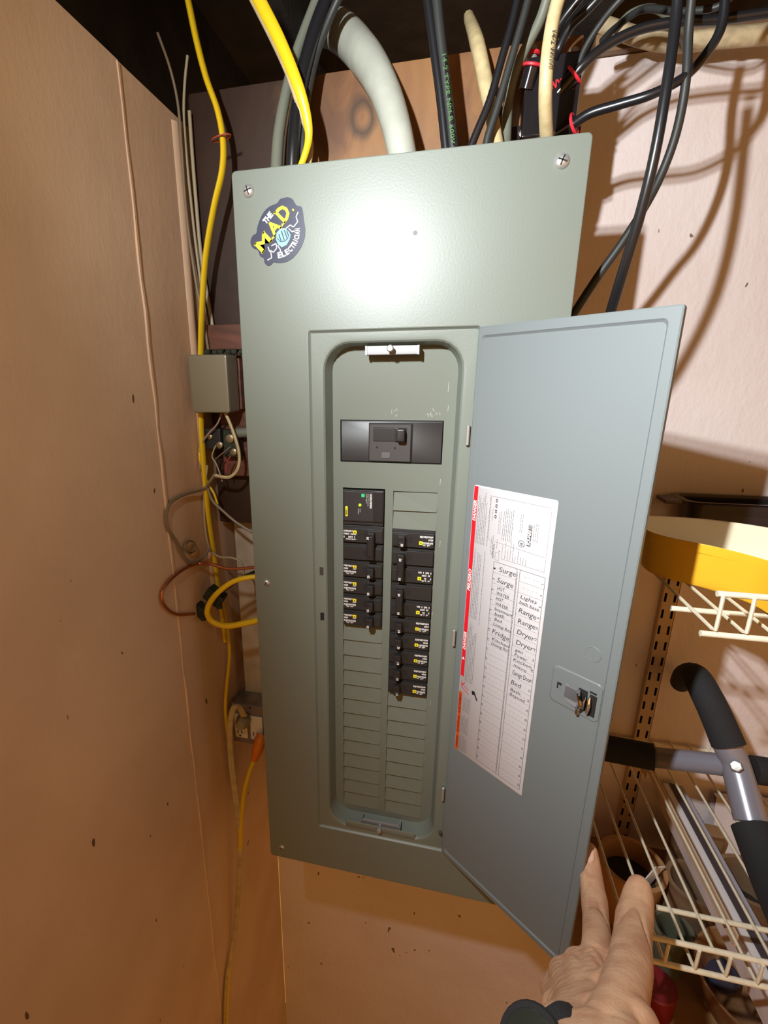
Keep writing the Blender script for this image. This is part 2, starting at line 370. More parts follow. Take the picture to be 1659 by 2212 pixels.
# ================================================================== BREAKER PANEL
PW, PH = .386, 1.0335
panel = empty('breaker_panel', (.193, .06, 0), 'tall grey metal breaker panel with its door swung open to the right', 'breaker panel')
A0, A1, Z0, Z1 = .0900, .2913, .0874, .8569      # door recess
O0, O1, Q0, Q1 = .1085, .2745, .098, .8430       # opening
def frame_rings():
    R = [rr(.0015, PW - .0015, .0015, PH - .0015, .004, .011), rr(0, PW, 0, PH, .005, .010), rr(0, PW, 0, PH, .005, .0016), rr(.0005, PW - .0005, .0005, PH - .0005, .005, .0005),
         rr(.0016, PW - .0016, .0016, PH - .0016, .005, 0),
         rr(A0 - .0025, A1 + .0015, Z0 - .0025, Z1 + .0025, .004, 0), rr(A0 - .0012, A1 + .0008, Z0 - .0012, Z1 + .0012, .0035, .0006), rr(A0, A1, Z0, Z1, .003, .0026), rr(A0 + .0015, A1 - .001, Z0 + .0015, Z1 - .0015, .003, .0038),
         rr(O0 - .006, O1 + .006, Q0 - .006, Q1 + .006, .036, .0038), rr(O0 - .0025, O1 + .0028, Q0 - .003, Q1 + .0025, .034, .0044), rr(O0 - .0006, O1 + .0008, Q0 - .001, Q1 + .0006, .032, .0064), rr(O0, O1, Q0, Q1, .031, .0095),
         rr(O0 + .004, O1 - .004, Q0 + .006, Q1 - .003, .029, .0280)]
    return R
part(MB().rings(frame_rings()), 'cover', m_gray, panel, sharp=30)
# dead front plate with three cut-outs
dy = .0280
KS = (dy + .6047) / (.0178 + .6047)
def kx(x): return CAMC[0] + (x - CAMC[0]) * KS
def kz(z): return CAMC[2] + (z - CAMC[2]) * KS
R0 = kz(.6609); PITCH = .0254 * KS
LX0, LX1, RX0, RX1 = kx(.1283), kx(.1857), kx(.1966), kx(.2539)
LT, LB, RT, RB = R0 + .0005, R0 - 21 * PITCH, R0 - .0019 + .0005, R0 - .0019 - 21 * PITCH
MX0, MX1, MZ0, MZ1 = kx(.1250), kx(.2570), kz(.6963), kz(.7512)
xs = sorted({O0 - .002, LX0, LX1, RX0, RX1, O1 + .002, MX0, MX1}); zs = sorted({Q0 - .002, LB, RB, LT, RT, MZ0, MZ1, Q1 + .002})
holes = ((LX0, LX1, LB, LT), (RX0, RX1, RB, RT), (MX0, MX1, MZ0, MZ1))
d = MB()
for i in range(len(xs) - 1):
    for j in range(len(zs) - 1):
        cx, cz = (xs[i] + xs[i + 1]) / 2, (zs[j] + zs[j + 1]) / 2
        if any(h[0] < cx < h[1] and h[2] < cz < h[3] for h in holes): continue
        d.add([(xs[i], dy, zs[j]), (xs[i + 1], dy, zs[j]), (xs[i + 1], dy, zs[j + 1]), (xs[i], dy, zs[j + 1])], [(0, 1, 2, 3)])
for h in holes:
    d.rings([rr(h[0], h[1], h[2], h[3], .0004, dy, 1), rr(h[0], h[1], h[2], h[3], .0004, dy + .0012, 1)], smooth=False)
part(d, 'dead_front', m_gray_dead, panel)
part(MB().box(.112, .27, .0325, .0345, .105, .84), 'inner_shadow_plate', m_dark, panel)
# twist-out blank plates: each its own sheet, top edge sunk below the plate above it
def blank(x0, x1, zt, zb):
    m = MB(); g = .0006
    m.rings([[Vector((x0 + g, dy + .0042, zt - g)), Vector((x1 + .0002, dy + .0026, zt - g)), Vector((x1 + .0002, dy - .0001, zb)), Vector((x0 + g * .6, dy - .0001, zb))],
             [Vector((x0 + g, dy + .0030, zt - g)), Vector((x1 + .0002, dy + .0014, zt - g)), Vector((x1 + .0002, dy - .0012, zb)), Vector((x0 + g * .6, dy - .0012, zb))]], cap0=True, cap1=True, smooth=False)
    return m
for k in range(8, 21): part(blank(LX0, LX1, R0 - k * PITCH, R0 - (k + 1) * PITCH), 'blank_plate', m_gray_dead, panel)
for k in (0, 1, *range(12, 21)): part(blank(RX0, RX1, R0 - .0019 - k * PITCH, R0 - .0019 - (k + 1) * PITCH), 'blank_plate', m_gray_dead, panel)
# enclosure box behind the cover
bx = MB()
bx.rings([rr(.012, .374, .014, 1.020, .003, .0125, 2), rr(.012, .374, .014, 1.020, .003, BY - .0015, 2)], cap1=True, smooth=False)
part(bx, 'enclosure', m_gray, panel)
# screws
def screw(m, x, z, r, y=0.0, dome=.004):
    m.lathe([(r, 0), (r * 1.0, -.0006), (r * .86, -dome * .55), (r * .55, -dome * .85), (r * .22, -dome)], (x, y, z), seg=20, axis='Y')
    return m
def screwpart(x, z, r, y, root, ang=.4, dome=.004, mm=None):
    s = part(screw(MB(), x, z, r, y, dome), 'screw', mm or m_steel, root)
    t = MB(); c, q = math.cos(ang), math.sin(ang); L = r * .62
    for (ux, uz) in ((c, q), (-q, c)):
        t.line((x - ux * L, z - uz * L), (x + ux * L, z + uz * L), r * .17, y - dome - .0002)
    part(t, 'screw_slot', m_dark, s); return s
screwpart(.0206, 1.0118, .0073, -.0001, panel, .3); screwpart(.3595, 1.0105, .0073, -.0001, panel, 1.2)
screwpart(.0184, .5191, .0052, -.0001, panel, .9, .003); screwpart(.0220, .0235, .0048, -.0001, panel, .1, .003)
part(MB().disc(.2149, .9559, .0024, -.0002), 'knockout_mark', m_grayplast, panel)
# retaining bars top and bottom with thumb studs
def retainer(z, h, y, stud):
    m = MB().box(.1588, .2240, y, y + .004, z - h / 2, z + h / 2, b=.001)
    m.box(.1588, .1612, y - .001, y + .012, z - h / 2, z + h / 2); m.box(.2216, .2240, y - .001, y + .012, z - h / 2, z + h / 2)
    rb = part(m, 'retaining_bar', mat('satin_zinc', (.30, .30, .31), .42, metal=.25), panel)
    part(MB().lathe([(.0022, .006), (.0022, -.006), (.0038, -.0065), (.0042, -.010), (.003, -.0125)], (.1905, y, z + stud), seg=16, axis='Y'), 'thumb_stud', m_steel, rb)
retainer(.8345, .0105, .0075, .0015)
retainer(.1045, .012, .0085, .0)
part(MB().rings([rr(.134, .248, .0935, .1075, .004, .0045, 3), rr(.1355, .2465, .0950, .1060, .003, .0035, 3)], cap0=True, cap1=True), 'bottom_flange', m_gray, panel)
for z in (.543, .4728):
    part(MB().rect(.0975, .1030, z - .006, z + .006, .0035), 'latch_slot', m_dark if z < .5 else m_grayplast, panel)
for z in (.7358, .4632, .1986):
    part(MB().lathe([(.0016, -.012), (.0021, -.0115), (.0021, .0115), (.0016, .012)], (.2862, -.0002, z), seg=12), 'hinge_pin', m_steel, panel)
part(MB().lathe([(.0025, -.004), (.0025, -.0005), (.0016, 0)], (.2862, .0, .125), seg=8), 'hinge_stop', m_grayplast, panel)
sc_ = MB(); random.seed(5)
for i in range(26):
    x = random.choice((random.uniform(.18, .2), random.uniform(.235, .252), random.uniform(.12, .14))); z = random.uniform(.754, .763) if x > .15 else random.uniform(.15, .6)
    sc_.line((x, z), (x + random.uniform(-.001, .001), z + random.uniform(.001, .004)), .00035, dy - .0003)
for i in range(14):
    x = random.uniform(.0895, .0905) if i % 2 else random.uniform(.255, .262); z = random.uniform(.2, .8)
    sc_.line((x, z), (x + .0003, z + random.uniform(.002, .012)), .0004, .0034 if x < .1 else dy - .0003)
o = part(sc_, 'paint_scuffs', mat('scuffed_primer', (.55, .55, .48), .5), panel); o['kind'] = 'stuff'

# ---- door, built flat (x = away from the hinge, -y = towards the room) and swung
DW, ANG = .2007, math.radians(39.37)
door = MB()
D0, D1 = Z0, Z1
door.rings([rr(.001, DW - .001, D0 + .001, D1 - .001, .002, .004), rr(0, DW, D0, D1, .003, .003), rr(0, DW, D0, D1, .003, -.0014), rr(.0012, DW - .0012, D0 + .0012, D1 - .0012, .003, -.0024),
            rr(.0040, DW - .0095, D0 + .0075, D1 - .0095, .005, -.0024), rr(.0050, DW - .0105, D0 + .0085, D1 - .0108, .005, -.0012), rr(.0058, DW - .0112, D0 + .0092, D1 - .0122, .005, -.0003), rr(.0075, DW - .0130, D0 + .011, D1 - .0145, .005, -.0003)], cap0=True, cap1=True)
door = door.build('door', m_gray_door, panel, sharp=25)
door.location = (A1 - .193, -.0005 - .06, 0); door.rotation_euler = (0, 0, -ANG)
def dpart(m, name, mt, label=None): return m.build(name, mt, door, label=label)
# latch pocket, knock-out ring, latch
P0, P1, S0, S1 = .134, .189, .4460, .4925
dpart(MB().rings([rr(P0, P1, S0, S1, .006, -.0003), rr(P0 + .0012, P1, S0 + .0012, S1 - .0012, .006, -.0014), rr(P0 + .0028, P1, S0 + .0028, S1 - .0028, .005, -.0014)], cap1=True), 'latch_pocket', m_gray_door)
dpart(MB().rings([rr(.1655, .1820, .5145, .5315, .0082, -.00035, 8), rr(.1660, .1815, .5150, .5310, .0078, -.0009, 8), rr(.1668, .1807, .5158, .5302, .007, -.0005, 8)], cap1=True), 'knockout_ring', m_gray_door)
dpart(MB().rect(.1415, .1465, .4655, .4735, -.0017), 'latch_slot', m_dark)
dpart(MB().rect(.1465 - .0032, .1465, .4655, .4705, -.0018), 'slot_lip', m_gray_door)
lt = MB()
lt.flat([(.1515, .4790), (.1560, .4760), (.1660, .4745), (.1668, .4560), (.1640, .4535), (.1560, .4560), (.1515, .4600)], -.0030)
lt.box(.1515, .1660, -.0030, -.0014, .4600, .4745)
dpart(lt, 'latch_plate', mat('grey_latch_plastic', (.22, .22, .23), .4))
dpart(MB().rect(.1655, .1750, .4545, .4790, -.0019).rect(.1770, .1840, .4790, .4812, -.0019).rect(.1775, .1850, .4520, .4775, -.0019), 'latch_opening', m_dark)
lc = MB(); lc.tube([(.1665, -.003, .4755), (.1695, -.009, .4720), (.1722, -.010, .4660), (.1700, -.008, .4600), (.1690, -.004, .4555)], .0022, seg=8, updir=(1, 0, 0), flat=1.6)
lc.tube([(.1735, -.003, .4760), (.1748, -.007, .4700), (.1742, -.007, .4620), (.1725, -.003, .4570)], .0016, seg=8, updir=(1, 0, 0))
lc.tube([(.1785, -.003, .4740), (.1795, -.006, .4660), (.1790, -.006, .4590), (.1778, -.003, .4530)], [.0012, .0022, .0022, .001], seg=8, updir=(1, 0, 0), flat=1.4)
lc.box(.1668, .1700, -.0065, -.0014, .4480, .4560, b=.0006)
dpart(lc, 'latch_spring', mat('bright_chrome', (.55, .55, .56), .12, metal=1.0))

# ---- circuit directory on the inside of the door
sy = -.0008
lab = MB().rings([rr(.0090, .1165, .2910, .6775, .003, sy, 3), rr(.0092, .1163, .2912, .6773, .003, sy - .0002, 3)], cap0=True, cap1=True)
dpart(lab, 'directory_label', m_paper, 'white circuit directory label with red danger band and handwritten circuit names')
ty = sy - .0005
def LX(u): return .0090 + u * .1075
def LZ(v): return .6775 - v * .3865          # v down the label
red = MB().rect(.0100, .0156, .4130, .6762, ty); dpart(red, 'red_band', m_red)
orb = MB().rect(.0100, .0150, .2930, .3880, ty); dpart(orb, 'orange_band', m_orange)
for s_, z_ in (('DANGER', .6325), ('PELIGRO', .5390), ('DANGER', .4535)):
    dpart(MB().text(s_, .0149, z_, .0042, ty - .0003, PI / 2, shear=.25, bold=.03, width=.0300 if s_ == 'PELIGRO' else .0262), 'band_lettering', m_white)
dpart(MB().flat([(.0105, .4385), (.0150, .4385), (.0128, .4425)][::-1], ty - .0003), 'warning_triangle', m_white)

ob = MB()
for s_, z_ in (('WARNING', .2960), ('ADVERTENCIA', .3215), ('AVERTISSEMENT', .3530)):
    ob.text(s_, .0143, z_, .0036, ty - .0003, PI / 2, width={'WARNING': .020, 'ADVERTENCIA': .028, 'AVERTISSEMENT': .033}[s_], bold=.02)
dpart(ob, 'warning_lettering', mat('dark_red_print', (.28, .01, .005), .5))
arc = MB()
for a_, b_ in (((.0118, .4045), (.0150, .3995)), ((.0150, .3995), (.0135, .3960)), ((.0135, .3960), (.0190, .3925)), ((.0190, .3925), (.0260, .3900)), ((.0150, .4010), (.0245, .3955)), ((.0110, .3985), (.0150, .4010)), ((.0185, .4050), (.0150, .4010))):
    arc.line(a_, b_, .0009, ty)
dpart(arc, 'arc_hazard_symbol', m_red)
wr = MB().disc(.0330, .3975, .0022, ty).flat([(.0300, .3985), (.0345, .3995), (.0405, .3880), (.0385, .3875), (.0345, .3945), (.0310, .3930)], ty)
# fine print: rows of tiny vertical text lines
fp = MB(); random.seed(11)
def fine(x0, x1, zb, zt, pitch, wd=.00052, jag=.02):
    x = x0
    while x <= x1:
        z = zb; top = zt - random.uniform(0, jag)
        while z < top:
            l = random.uniform(.002, .006); l = min(l, top - z); fp.line((x, z), (x, z + l), wd, ty); z += l + random.uniform(.0006, .0012)
        x += pitch
fine(.0180, .0300, .6050, .6740, .0023, jag=.018); fine(.0180, .0290, .5030, .5980, .0023, jag=.03); fine(.0180, .0300, .4080, .4990, .0023, jag=.02)
fine(.0340, .0345, .6050, .6700, .002, jag=.003); fine(.0325, .0330, .4980, .6000, .002, jag=.003)
fine(.0185, .0300, .3600, .3880, .0021, jag=.006); fine(.0175, .0290, .3250, .3560, .0021, jag=.006); fine(.0170, .0280, .2955, .3220, .0021, jag=.006)
fine(.0385, .0400, .6380, .6560, .0016, .0004, .006); fine(.0480, .0510, .6240, .6540, .0022, .0004, .004); fine(.0540, .0660, .6180, .6600, .0024, .0005, .010)
fine(.0760, .0790, .6330, .6570, .0022, .0004, .006); fine(.0930, .0980, .6260, .6480, .0024, .0004, .006)
fine(.0600, .0900, .5960, .6180, .0034, .0004, .016); fine(.0400, .0440, .5955, .6230, .0022, .0004, .006); fine(.0480, .0490, .6060, .6180, .0018, .0004, .002)
fine(.0785, .0800, .3020, .5860, .9, .0006, .001)
o = dpart(fp, 'fine_print', m_inkgray); o['kind'] = 'stuff'
TX0, TX1, TZ0, TZ1 = .0462, .1125, .2985, .5890
CM0, CM1 = .0775, .0815
tb = MB()
for a_, b_ in (((TX0, TZ0), (TX0, TZ1)), ((TX1, TZ0), (TX1, TZ1)), ((TX0, TZ1), (TX1, TZ1)), ((TX0, TZ0), (TX1, TZ0)), ((CM0, TZ0), (CM0, TZ1)), ((CM1, TZ0), (CM1, TZ1))): tb.line(a_, b_, .0005, ty)
NR = 21; RH = (TZ1 - TZ0) / NR
for k in range(1, NR):
    z = TZ1 - k * RH; tb.line((TX0, z), (CM0, z), .0002, ty); tb.line((CM1, z), (TX1, z), .0002, ty)
for k in range(NR):
    z = TZ1 - (k + .5) * RH
    for x in (.0535, .0590, .0645, .0700, .0875, .0930, .0985, .1030): tb.line((x, z), (x + .0022, z), .00022, ty)
tb.poly([(.0360, .6680), (.1095, .6680), (.1105, .6660), (.1105, .6130), (.1095, .6115), (.0365, .6140), (.0350, .6160), (.0350, .6670), (.0360, .6680)], .00025, ty)
tb.poly([(.0560, .6120), (.0560, .5950), (.1105, .5950), (.1105, .6110)], .00025, ty)
tb.poly([(.0470, .6010), (.0520, .6010), (.0520, .5915), (.0470, .5915), (.0470, .6010)], .0003, ty)
dpart(tb, 'directory_table', m_inkgray)
pr = MB()
for k in range(NR):
    z = TZ1 - (k + .68) * RH + .0008
    pr.text(str(2 * k + 1), TX0 + .0030, z - .0008, .0028, ty, PI / 2, width=.0018 if k < 5 else .0034, align='LEFT'); pr.text(str(2 * k + 2), TX1 - .0012, z - .0008, .0028, ty, PI / 2, width=.0018 if k < 4 else .0034)
o = dpart(pr, 'circuit_numbers', m_ink); o['kind'] = 'stuff'; pr = MB()
pr.text('HOMC42UC', .0452, .5925, .0032, ty, PI / 2, width=.0185); pr.text('A', .0530, .6025, .0022, ty, PI / 2)
dpart(pr, 'model_number', m_ink); pr = MB()
pr.rect(.0860, .0905, .6195, .6395, ty)
pr.poly([(.0865, .6405), (.0905, .6405), (.0905, .6440), (.0865, .6440), (.0865, .6405)], .0004, ty); pr.text('D', .0899, .6411, .0026, ty - .0001, PI / 2, bold=.04)
dpart(pr, 'maker_logo', m_ink); pr = MB()
n = 20
pr.poly([(.0795 + .0038 * math.cos(2 * PI * k / n), .6200 + .0038 * math.sin(2 * PI * k / n)) for k in range(n + 1)], .0005, ty); pr.text('UL', .0808, .6180, .0030, ty, PI / 2, bold=.03)
dpart(pr, 'approval_mark', m_ink); pr = MB()
for z in (.6640, .6575, .6510, .6445): pr.rings([rr(.0415, .0440, z - .0025, z + .0018, .0012, ty, 3), rr(.0421, .0434, z - .0015, z + .0008, .0006, ty, 3)], smooth=False)
dpart(pr, 'torque_symbols', m_ink); dpart(wr, 'reader_symbol', m_ink)
dpart(MB().text('SQUARE', .0898, .6203, .0036, ty - .0003, PI / 2, width=.0184, bold=.05, shear=.15), 'logo_lettering', m_white)
hw = MB(); random.seed(2)
rowsL = ['Surge', 'Surge', 'HOT|WATER', 'HOT|WATER', 'basement|bath', 'Bed|Living Rm', 'Fridge', 'Kitchen|Dining Rm']
rowsR = ['', '', 'Lights|bath base', 'Range', 'Range', 'Dryer', 'Dryer', 'gen|Power', 'Kitchen|micro', 'Garage Door', 'Bed', 'Bath|Beyond']
for rows, X0 in ((rowsL, TX0 + .0062), (rowsR, CM1 + .0030)):
    for k, s_ in enumerate(rows):
        if not s_: continue
        p_ = s_.split('|'); zt = TZ1 - k * RH
        for q, wd_ in enumerate(p_):
            h = .0044 if len(p_) > 1 else .0066
            z = zt - RH * (.78 if len(p_) == 1 else (.46 if q == 0 else .95))
            hw.text(wd_, X0 + random.uniform(0, .002), z, h, ty - .0001, random.uniform(-.05, .03), width=min(.0245, .0036 * len(wd_) * (1.25 if len(p_) == 1 else .95)), shear=.15, bold=-.004)
dpart(hw, 'handwriting', m_pen)

# ================================================================== BREAKERS (each lifts out on its own)
def lab_marks(white, yel, x0, x1, zc, flip):
    # factory print: a yellow square with a dot and little columns of white figures
    random.seed(int(zc * 1e4)); X = (lambda x: x1 - (x - x0)) if flip else (lambda x: x)
    ys = X(x0 + .0165); yel.rect(ys - .0025, ys + .0025, zc + (.0020 if not flip else -.0055), zc + (.0070 if not flip else -.0005), -.0003)
    for i in range(11):
        x = X(x0 + .0012 + i * .00165)
        for (a, b_) in ((.0045, .0072), (.0005, .0030), (-.0042, -.0014), (-.0066, -.0050)):
            if random.random() < .80 and not (abs(x - ys) < .003 and ((a > .001) != flip)):
                white.rect(x - .0005, x + .0005, zc + a * random.uniform(.9, 1.1), zc + b_, -.0003)
def breaker(name, poles, side, rating, x0, x1, ztop, label, group):
    # origin: centre of the breaker's face plane; handle on the inner side
    H = poles * PITCH; yc = .0265; root = empty(name, ((x0 + x1) / 2, yc, ztop - H / 2), label, 'circuit breaker', group)
    hw_ = (x1 - x0) / 2 - .0006; s = 1 if side == 'L' else -1
    body = MB(); rec = MB(); wht = MB(); yel = MB()
    for k in range(poles):
        zc = H / 2 - (k + .5) * PITCH
        body.box(-hw_, hw_, -.0002, .03, zc - PITCH / 2 + .0006, zc + PITCH / 2 - .0006, b=.0008)
        body.box(-hw_ + .0006, hw_ - .0006, -.0050, .0, zc - PITCH / 2 + .0018, zc + PITCH / 2 - .0035, b=.0008)
        body.box(min(s * .006, s * hw_) + .0012, max(s * .006, s * hw_) - .0012, -.0066, -.004, zc - PITCH / 2 + .0040, zc + PITCH / 2 - .0055, b=.0006)
        rec.rect(s * .0035 - .0022, s * .0035 + .0022, zc - .004, zc + .004, -.0053)
        if not (poles == 2 and ((side == 'L' and k == 1) or (side == 'R' and k == 0))):
            w_, y_ = MB(), MB(); lab_marks(w_, y_, -hw_ + .0012, hw_ - .0012, zc - .0008, side == 'R')
            for src, dst in ((w_, wht), (y_, yel)):
                o2 = len(dst.v); dst.v += [(v[0], -.0053, v[2]) for v in src.v]; dst.f += [tuple(i + o2 for i in f) for f in src.f]; dst.sm += src.sm
    body.build('body', m_blk2, root)
    rec.build('test_slot', m_dark, root)
    if wht.v: wht.build('factory_print', m_white, root)
    if yel.v:
        yel.build('yellow_mark', m_yellow, root)
        dt = MB()
        for q_ in range(0, len(yel.v), 4): dt.disc((yel.v[q_][0] + yel.v[q_ + 2][0]) / 2, (yel.v[q_][2] + yel.v[q_ + 2][2]) / 2, .0009, -.0056, 10)
        dt.build('mark_dot', m_ink, root)
    hx = s * .0125 if side == 'L' else s * .0150
    hd = MB()
    hz0, hz1 = (-.0070, .0070) if poles == 1 else (-.0195, .0195)
    hd.box(hx - .0050, hx + .0050, -.0160, -.004, hz0, hz1, b=.0016)
    if poles == 1: hd.box(hx - .0034, hx + .0034, -.0180, -.012, hz0 - .0005, hz0 + .006, b=.001)
    else: hd.box(hx - .0040, hx + .0040, -.0175, -.012, -.0150, .0150, b=.0015)
    hn = hd.build('handle', m_blk, root)
    num = MB()
    for zc in ((-.0042,) if poles == 1 else ((.0130,) if side == 'L' else (.0130, -.0150))):
        num.text(rating, hx - (0 if poles == 1 else .0018), zc, .0032, (-.0183 if poles == 1 else -.0178), PI / 2 if side == 'L' else -PI / 2, align='CENTER', bold=.03, width=.0040)
    num.build('rating_number', m_white, hn)
    return root
LL = 'breakers in the left column of the panel'; RL = 'breakers in the right column of the panel'
def zl(k): return R0 - k * PITCH
def zr(k): return R0 - .0019 - k * PITCH
breaker('circuit_breaker', 2, 'L', '30', LX0, LX1, zl(2), 'double black breaker marked 30 just under the surge protector in the left column', LL)
for k, r_, t_ in ((4, '20', 'single black breaker directly below the left double breaker'), (5, '20', 'second single black breaker below the left double breaker'),
                  (6, '15', 'third single black breaker below the left double breaker'), (7, '20', 'lowest black breaker in the left column above the blank plates')):
    breaker('circuit_breaker', 1, 'L', r_, LX0, LX1, zl(k), t_, LL)
breaker('circuit_breaker', 1, 'R', '20', RX0, RX1, zr(2), 'topmost black breaker in the right column, marked 20, below two blank plates', RL)
breaker('circuit_breaker', 2, 'R', '50', RX0, RX1, zr(3), 'upper double black breaker in the right column marked 50 twice', RL)
breaker('circuit_breaker', 2, 'R', '30', RX0, RX1, zr(5), 'lower double black breaker in the right column marked 30', RL)
for k, r_, t_ in ((7, '15', 'single black breaker directly below the lower double breaker on the right'), (8, '20', 'second single black breaker below the right double breakers'),
                  (9, '15', 'third single black breaker below the right double breakers'), (10, '15', 'fourth single black breaker below the right double breakers, last but one'),
                  (11, '15', 'bottom black breaker of the right column, nearest the blank plates')):
    breaker('circuit_breaker', 1, 'R', r_, RX0, RX1, zr(k), t_, RL)
# surge protector
sp = empty('surge_protector', ((LX0 + LX1) / 2, .0265, zl(1)), 'square black surge protector with lit green lamp at top left', 'surge protector')
MB().box(-.0280, .0280, -.004, .03, -.0200, .0245, b=.0008).box(.0150, .0270, -.0052, -.003, -.0190, .0235, b=.0008).build('body', m_blk, sp)
MB().box(-.0278, .0278, -.002, .03, -.0250, -.0204, b=.0006).build('filler_strip', m_blk2, sp)
MB().box(-.0262, .0146, -.0046, -.003, -.0185, .0225, b=.0005).build('face_label', m_grayplast if False else mat('charcoal_label', (.035, .034, .036), .35), sp)
MB().rect(-.0022, .0022, .0155, .0200, -.0050).build('green_logo_square', m_green, sp)
MB().lathe([(.0022, 0), (.0022, -.001), (.0014, -.0018)], (-.0040, -.0045, .0040), seg=16, axis='Y').build('status_lamp', m_lime, sp)
MB().rect(-.0245, -.0212, -.0125, .0015, -.0050).build('yellow_strip', m_yellow, sp)
t = MB(); t.text('HOM2175PSPD', .0095, .0200, .0026, -.0050, -PI / 2, width=.0200, bold=.04)
t.text('Surge Protective', .0065, .0200, .0014, -.0050, -PI / 2, width=.0170); t.text('Device Type 2', .0042, .0200, .0014, -.0050, -PI / 2, width=.0130)
t.text('ON = OK', -.0045, -.0010, .0013, -.0050, -PI / 2, width=.0050); t.text('Protected', -.0068, -.0010, .0013, -.0050, -PI / 2, width=.0075); t.build('lettering', m_white, sp)
MB().text('WARNING', -.0240, -.0030, .0020, -.0053, -PI / 2, width=.0080, bold=.02).build('strip_lettering', m_ink, sp)
MB().text('HOM', .0175, .0205, .0050, -.0056, -PI / 2, width=.0140).build('raised_lettering', m_blk2, sp)
# main breaker
mbk = empty('main_breaker', ((MX0 + MX1) / 2, .0265, (MZ0 + MZ1) / 2), 'wide black main breaker switch across the top of the dead front', 'main breaker')
hx_, hz_ = (MX1 - MX0) / 2 - .0006, (MZ1 - MZ0) / 2 - .0006
MB().rings([rr(-hx_, hx_, -hz_, hz_, .0006, .03, 2), rr(-hx_, hx_, -hz_, hz_, .0006, .0025, 2), rr(-hx_ + .001, hx_ - .001, -hz_ + .0015, hz_ - .0020, .0006, .001, 2)], cap0=True, cap1=True, smooth=False).build('body', m_blk2, mbk)
MB().rings([rr(-.0290, .0290, -.0265, .0245, .0010, .0015, 2), rr(-.0265, .0265, -.0240, .0225, .0010, -.0050, 2)], cap1=True, smooth=False).build('raised_face', m_grayplast, mbk)
MB().rect(-.0215, .0215, .0010, .0190, -.0053).build('toggle_slot', m_dark, mbk)
MB().box(-.0210, .0105, -.0056, -.0048, .0018, .0182, b=.0003).build('toggle_shutter', m_blk2, mbk)
hd = MB().box(.0095, .0200, -.0170, -.005, .0022, .0178, b=.0020); hd.box(.0065, .0110, -.0080, -.005, .0015, .0185, b=.0008); hd = hd.build('toggle_handle', m_blk, mbk)
MB().text('200', .0150, .0060, .0040, -.0173, PI / 2, width=.008).build('rating_number', m_grayplast, hd)
MB().disc(-.0165, -.0065, .0014, -.0053).disc(.0070, -.0070, .0014, -.0053).build('rivet_hole', m_dark, mbk)
MB().box(-.0105, .0010, -.0062, -.005, -.0205, -.0130, b=.0004).build('trip_button', mat('dull_gray_button', (.10, .10, .095), .5), mbk)

# ================================================================== ROUND-EDGED STICKER
st = empty('company_sticker', (.0545, -.0004, .9660), 'dark blue die-cut sticker reading THE M.A.D. ELECTRICIAN, top left of the panel', 'sticker')
def stp(px, py):
    # sticker artwork taken in the crop frame of 1659 px per 300 px, origin at (490, 340)
    q = at(490 + px * 300 / 1659, 340 + py * 300 / 1659, 0); return (q.x - st.location.x, q.z - st.location.z)
outl = [(720, 478), (780, 495), (835, 575), (890, 590), (910, 660), (920, 740), (938, 860), (928, 970), (890, 1070), (830, 1160), (760, 1225), (680, 1258), (600, 1262), (560, 1255), (530, 1285), (490, 1295), (455, 1265), (440, 1205), (400, 1180), (370, 1110), (310, 1080), (285, 1010), (310, 940), (355, 905), (365, 840), (395, 750), (440, 660), (510, 590), (600, 550), (640, 500)]
sm = smooth_path([(p[0], 0, p[1]) for p in [stp(*q) for q in outl + outl[:1]]], 4)[:-1]
m = MB(); m.rings([[Vector((p.x, 0, p.z)) for p in sm], [Vector((p.x, -.0003, p.z)) for p in sm]], cap0=True, cap1=True, smooth=False); m.build('vinyl_base', m_navy, st)
yl = MB()
p0 = stp(430, 1150); p1 = stp(820, 620); rot = math.atan2(p1[1] - p0[1], p1[0] - p0[0])
def along(t, o=0.0): return (p0[0] + (p1[0] - p0[0]) * t - math.sin(rot) * o, p0[1] + (p1[1] - p0[1]) * t + math.cos(rot) * o)
LEN = math.hypot(p1[0] - p0[0], p1[1] - p0[1])
for ch, t0, wd_, h_ in (('M', .0, .31, .0135), ('.', .325, .03, .010), ('A', .37, .245, .0145), ('.', .625, .03, .010), ('D', .68, .23, .0165), ('.', .945, .035, .011)):
    q = along(t0, .0006); yl.text(ch, q[0], q[1], h_, -.0006, rot, width=LEN * wd_, bold=.035)
for t0, w2 in ((-.01, .09), (.24, .08), (.355, .08), (.545, .08), (.655, .07)):
    a_, b_ = along(t0, .0008), along(t0 + w2, .0008); yl.line(a_, b_, .0014, -.0006)
for t0, w2, o_ in ((-.01, .07, .0136), (.25, .07, .0136), (.655, .07, .0166)):
    a_, b_ = along(t0, o_), along(t0 + w2, o_); yl.line(a_, b_, .0013, -.0006)
yl.build('yellow_lettering', m_yellow, st)
wl = MB(); q = stp(470, 805); q2 = stp(560, 690); wl.text('THE', q[0], q[1], .0062, -.0006, math.atan2(q2[1] - q[1], q2[0] - q[0]), width=math.hypot(q2[0] - q[0], q2[1] - q[1]) * .98, bold=.05)
arcp = [(615, 1205), (668, 1195), (718, 1172), (762, 1140), (798, 1102), (826, 1060), (848, 1014), (864, 966), (872, 918), (875, 872), (872, 840)]
word = 'ELECTRICIAN'
arcq = smooth_path([(stp(*p)[0], 0, stp(*p)[1]) for p in arcp], 6)
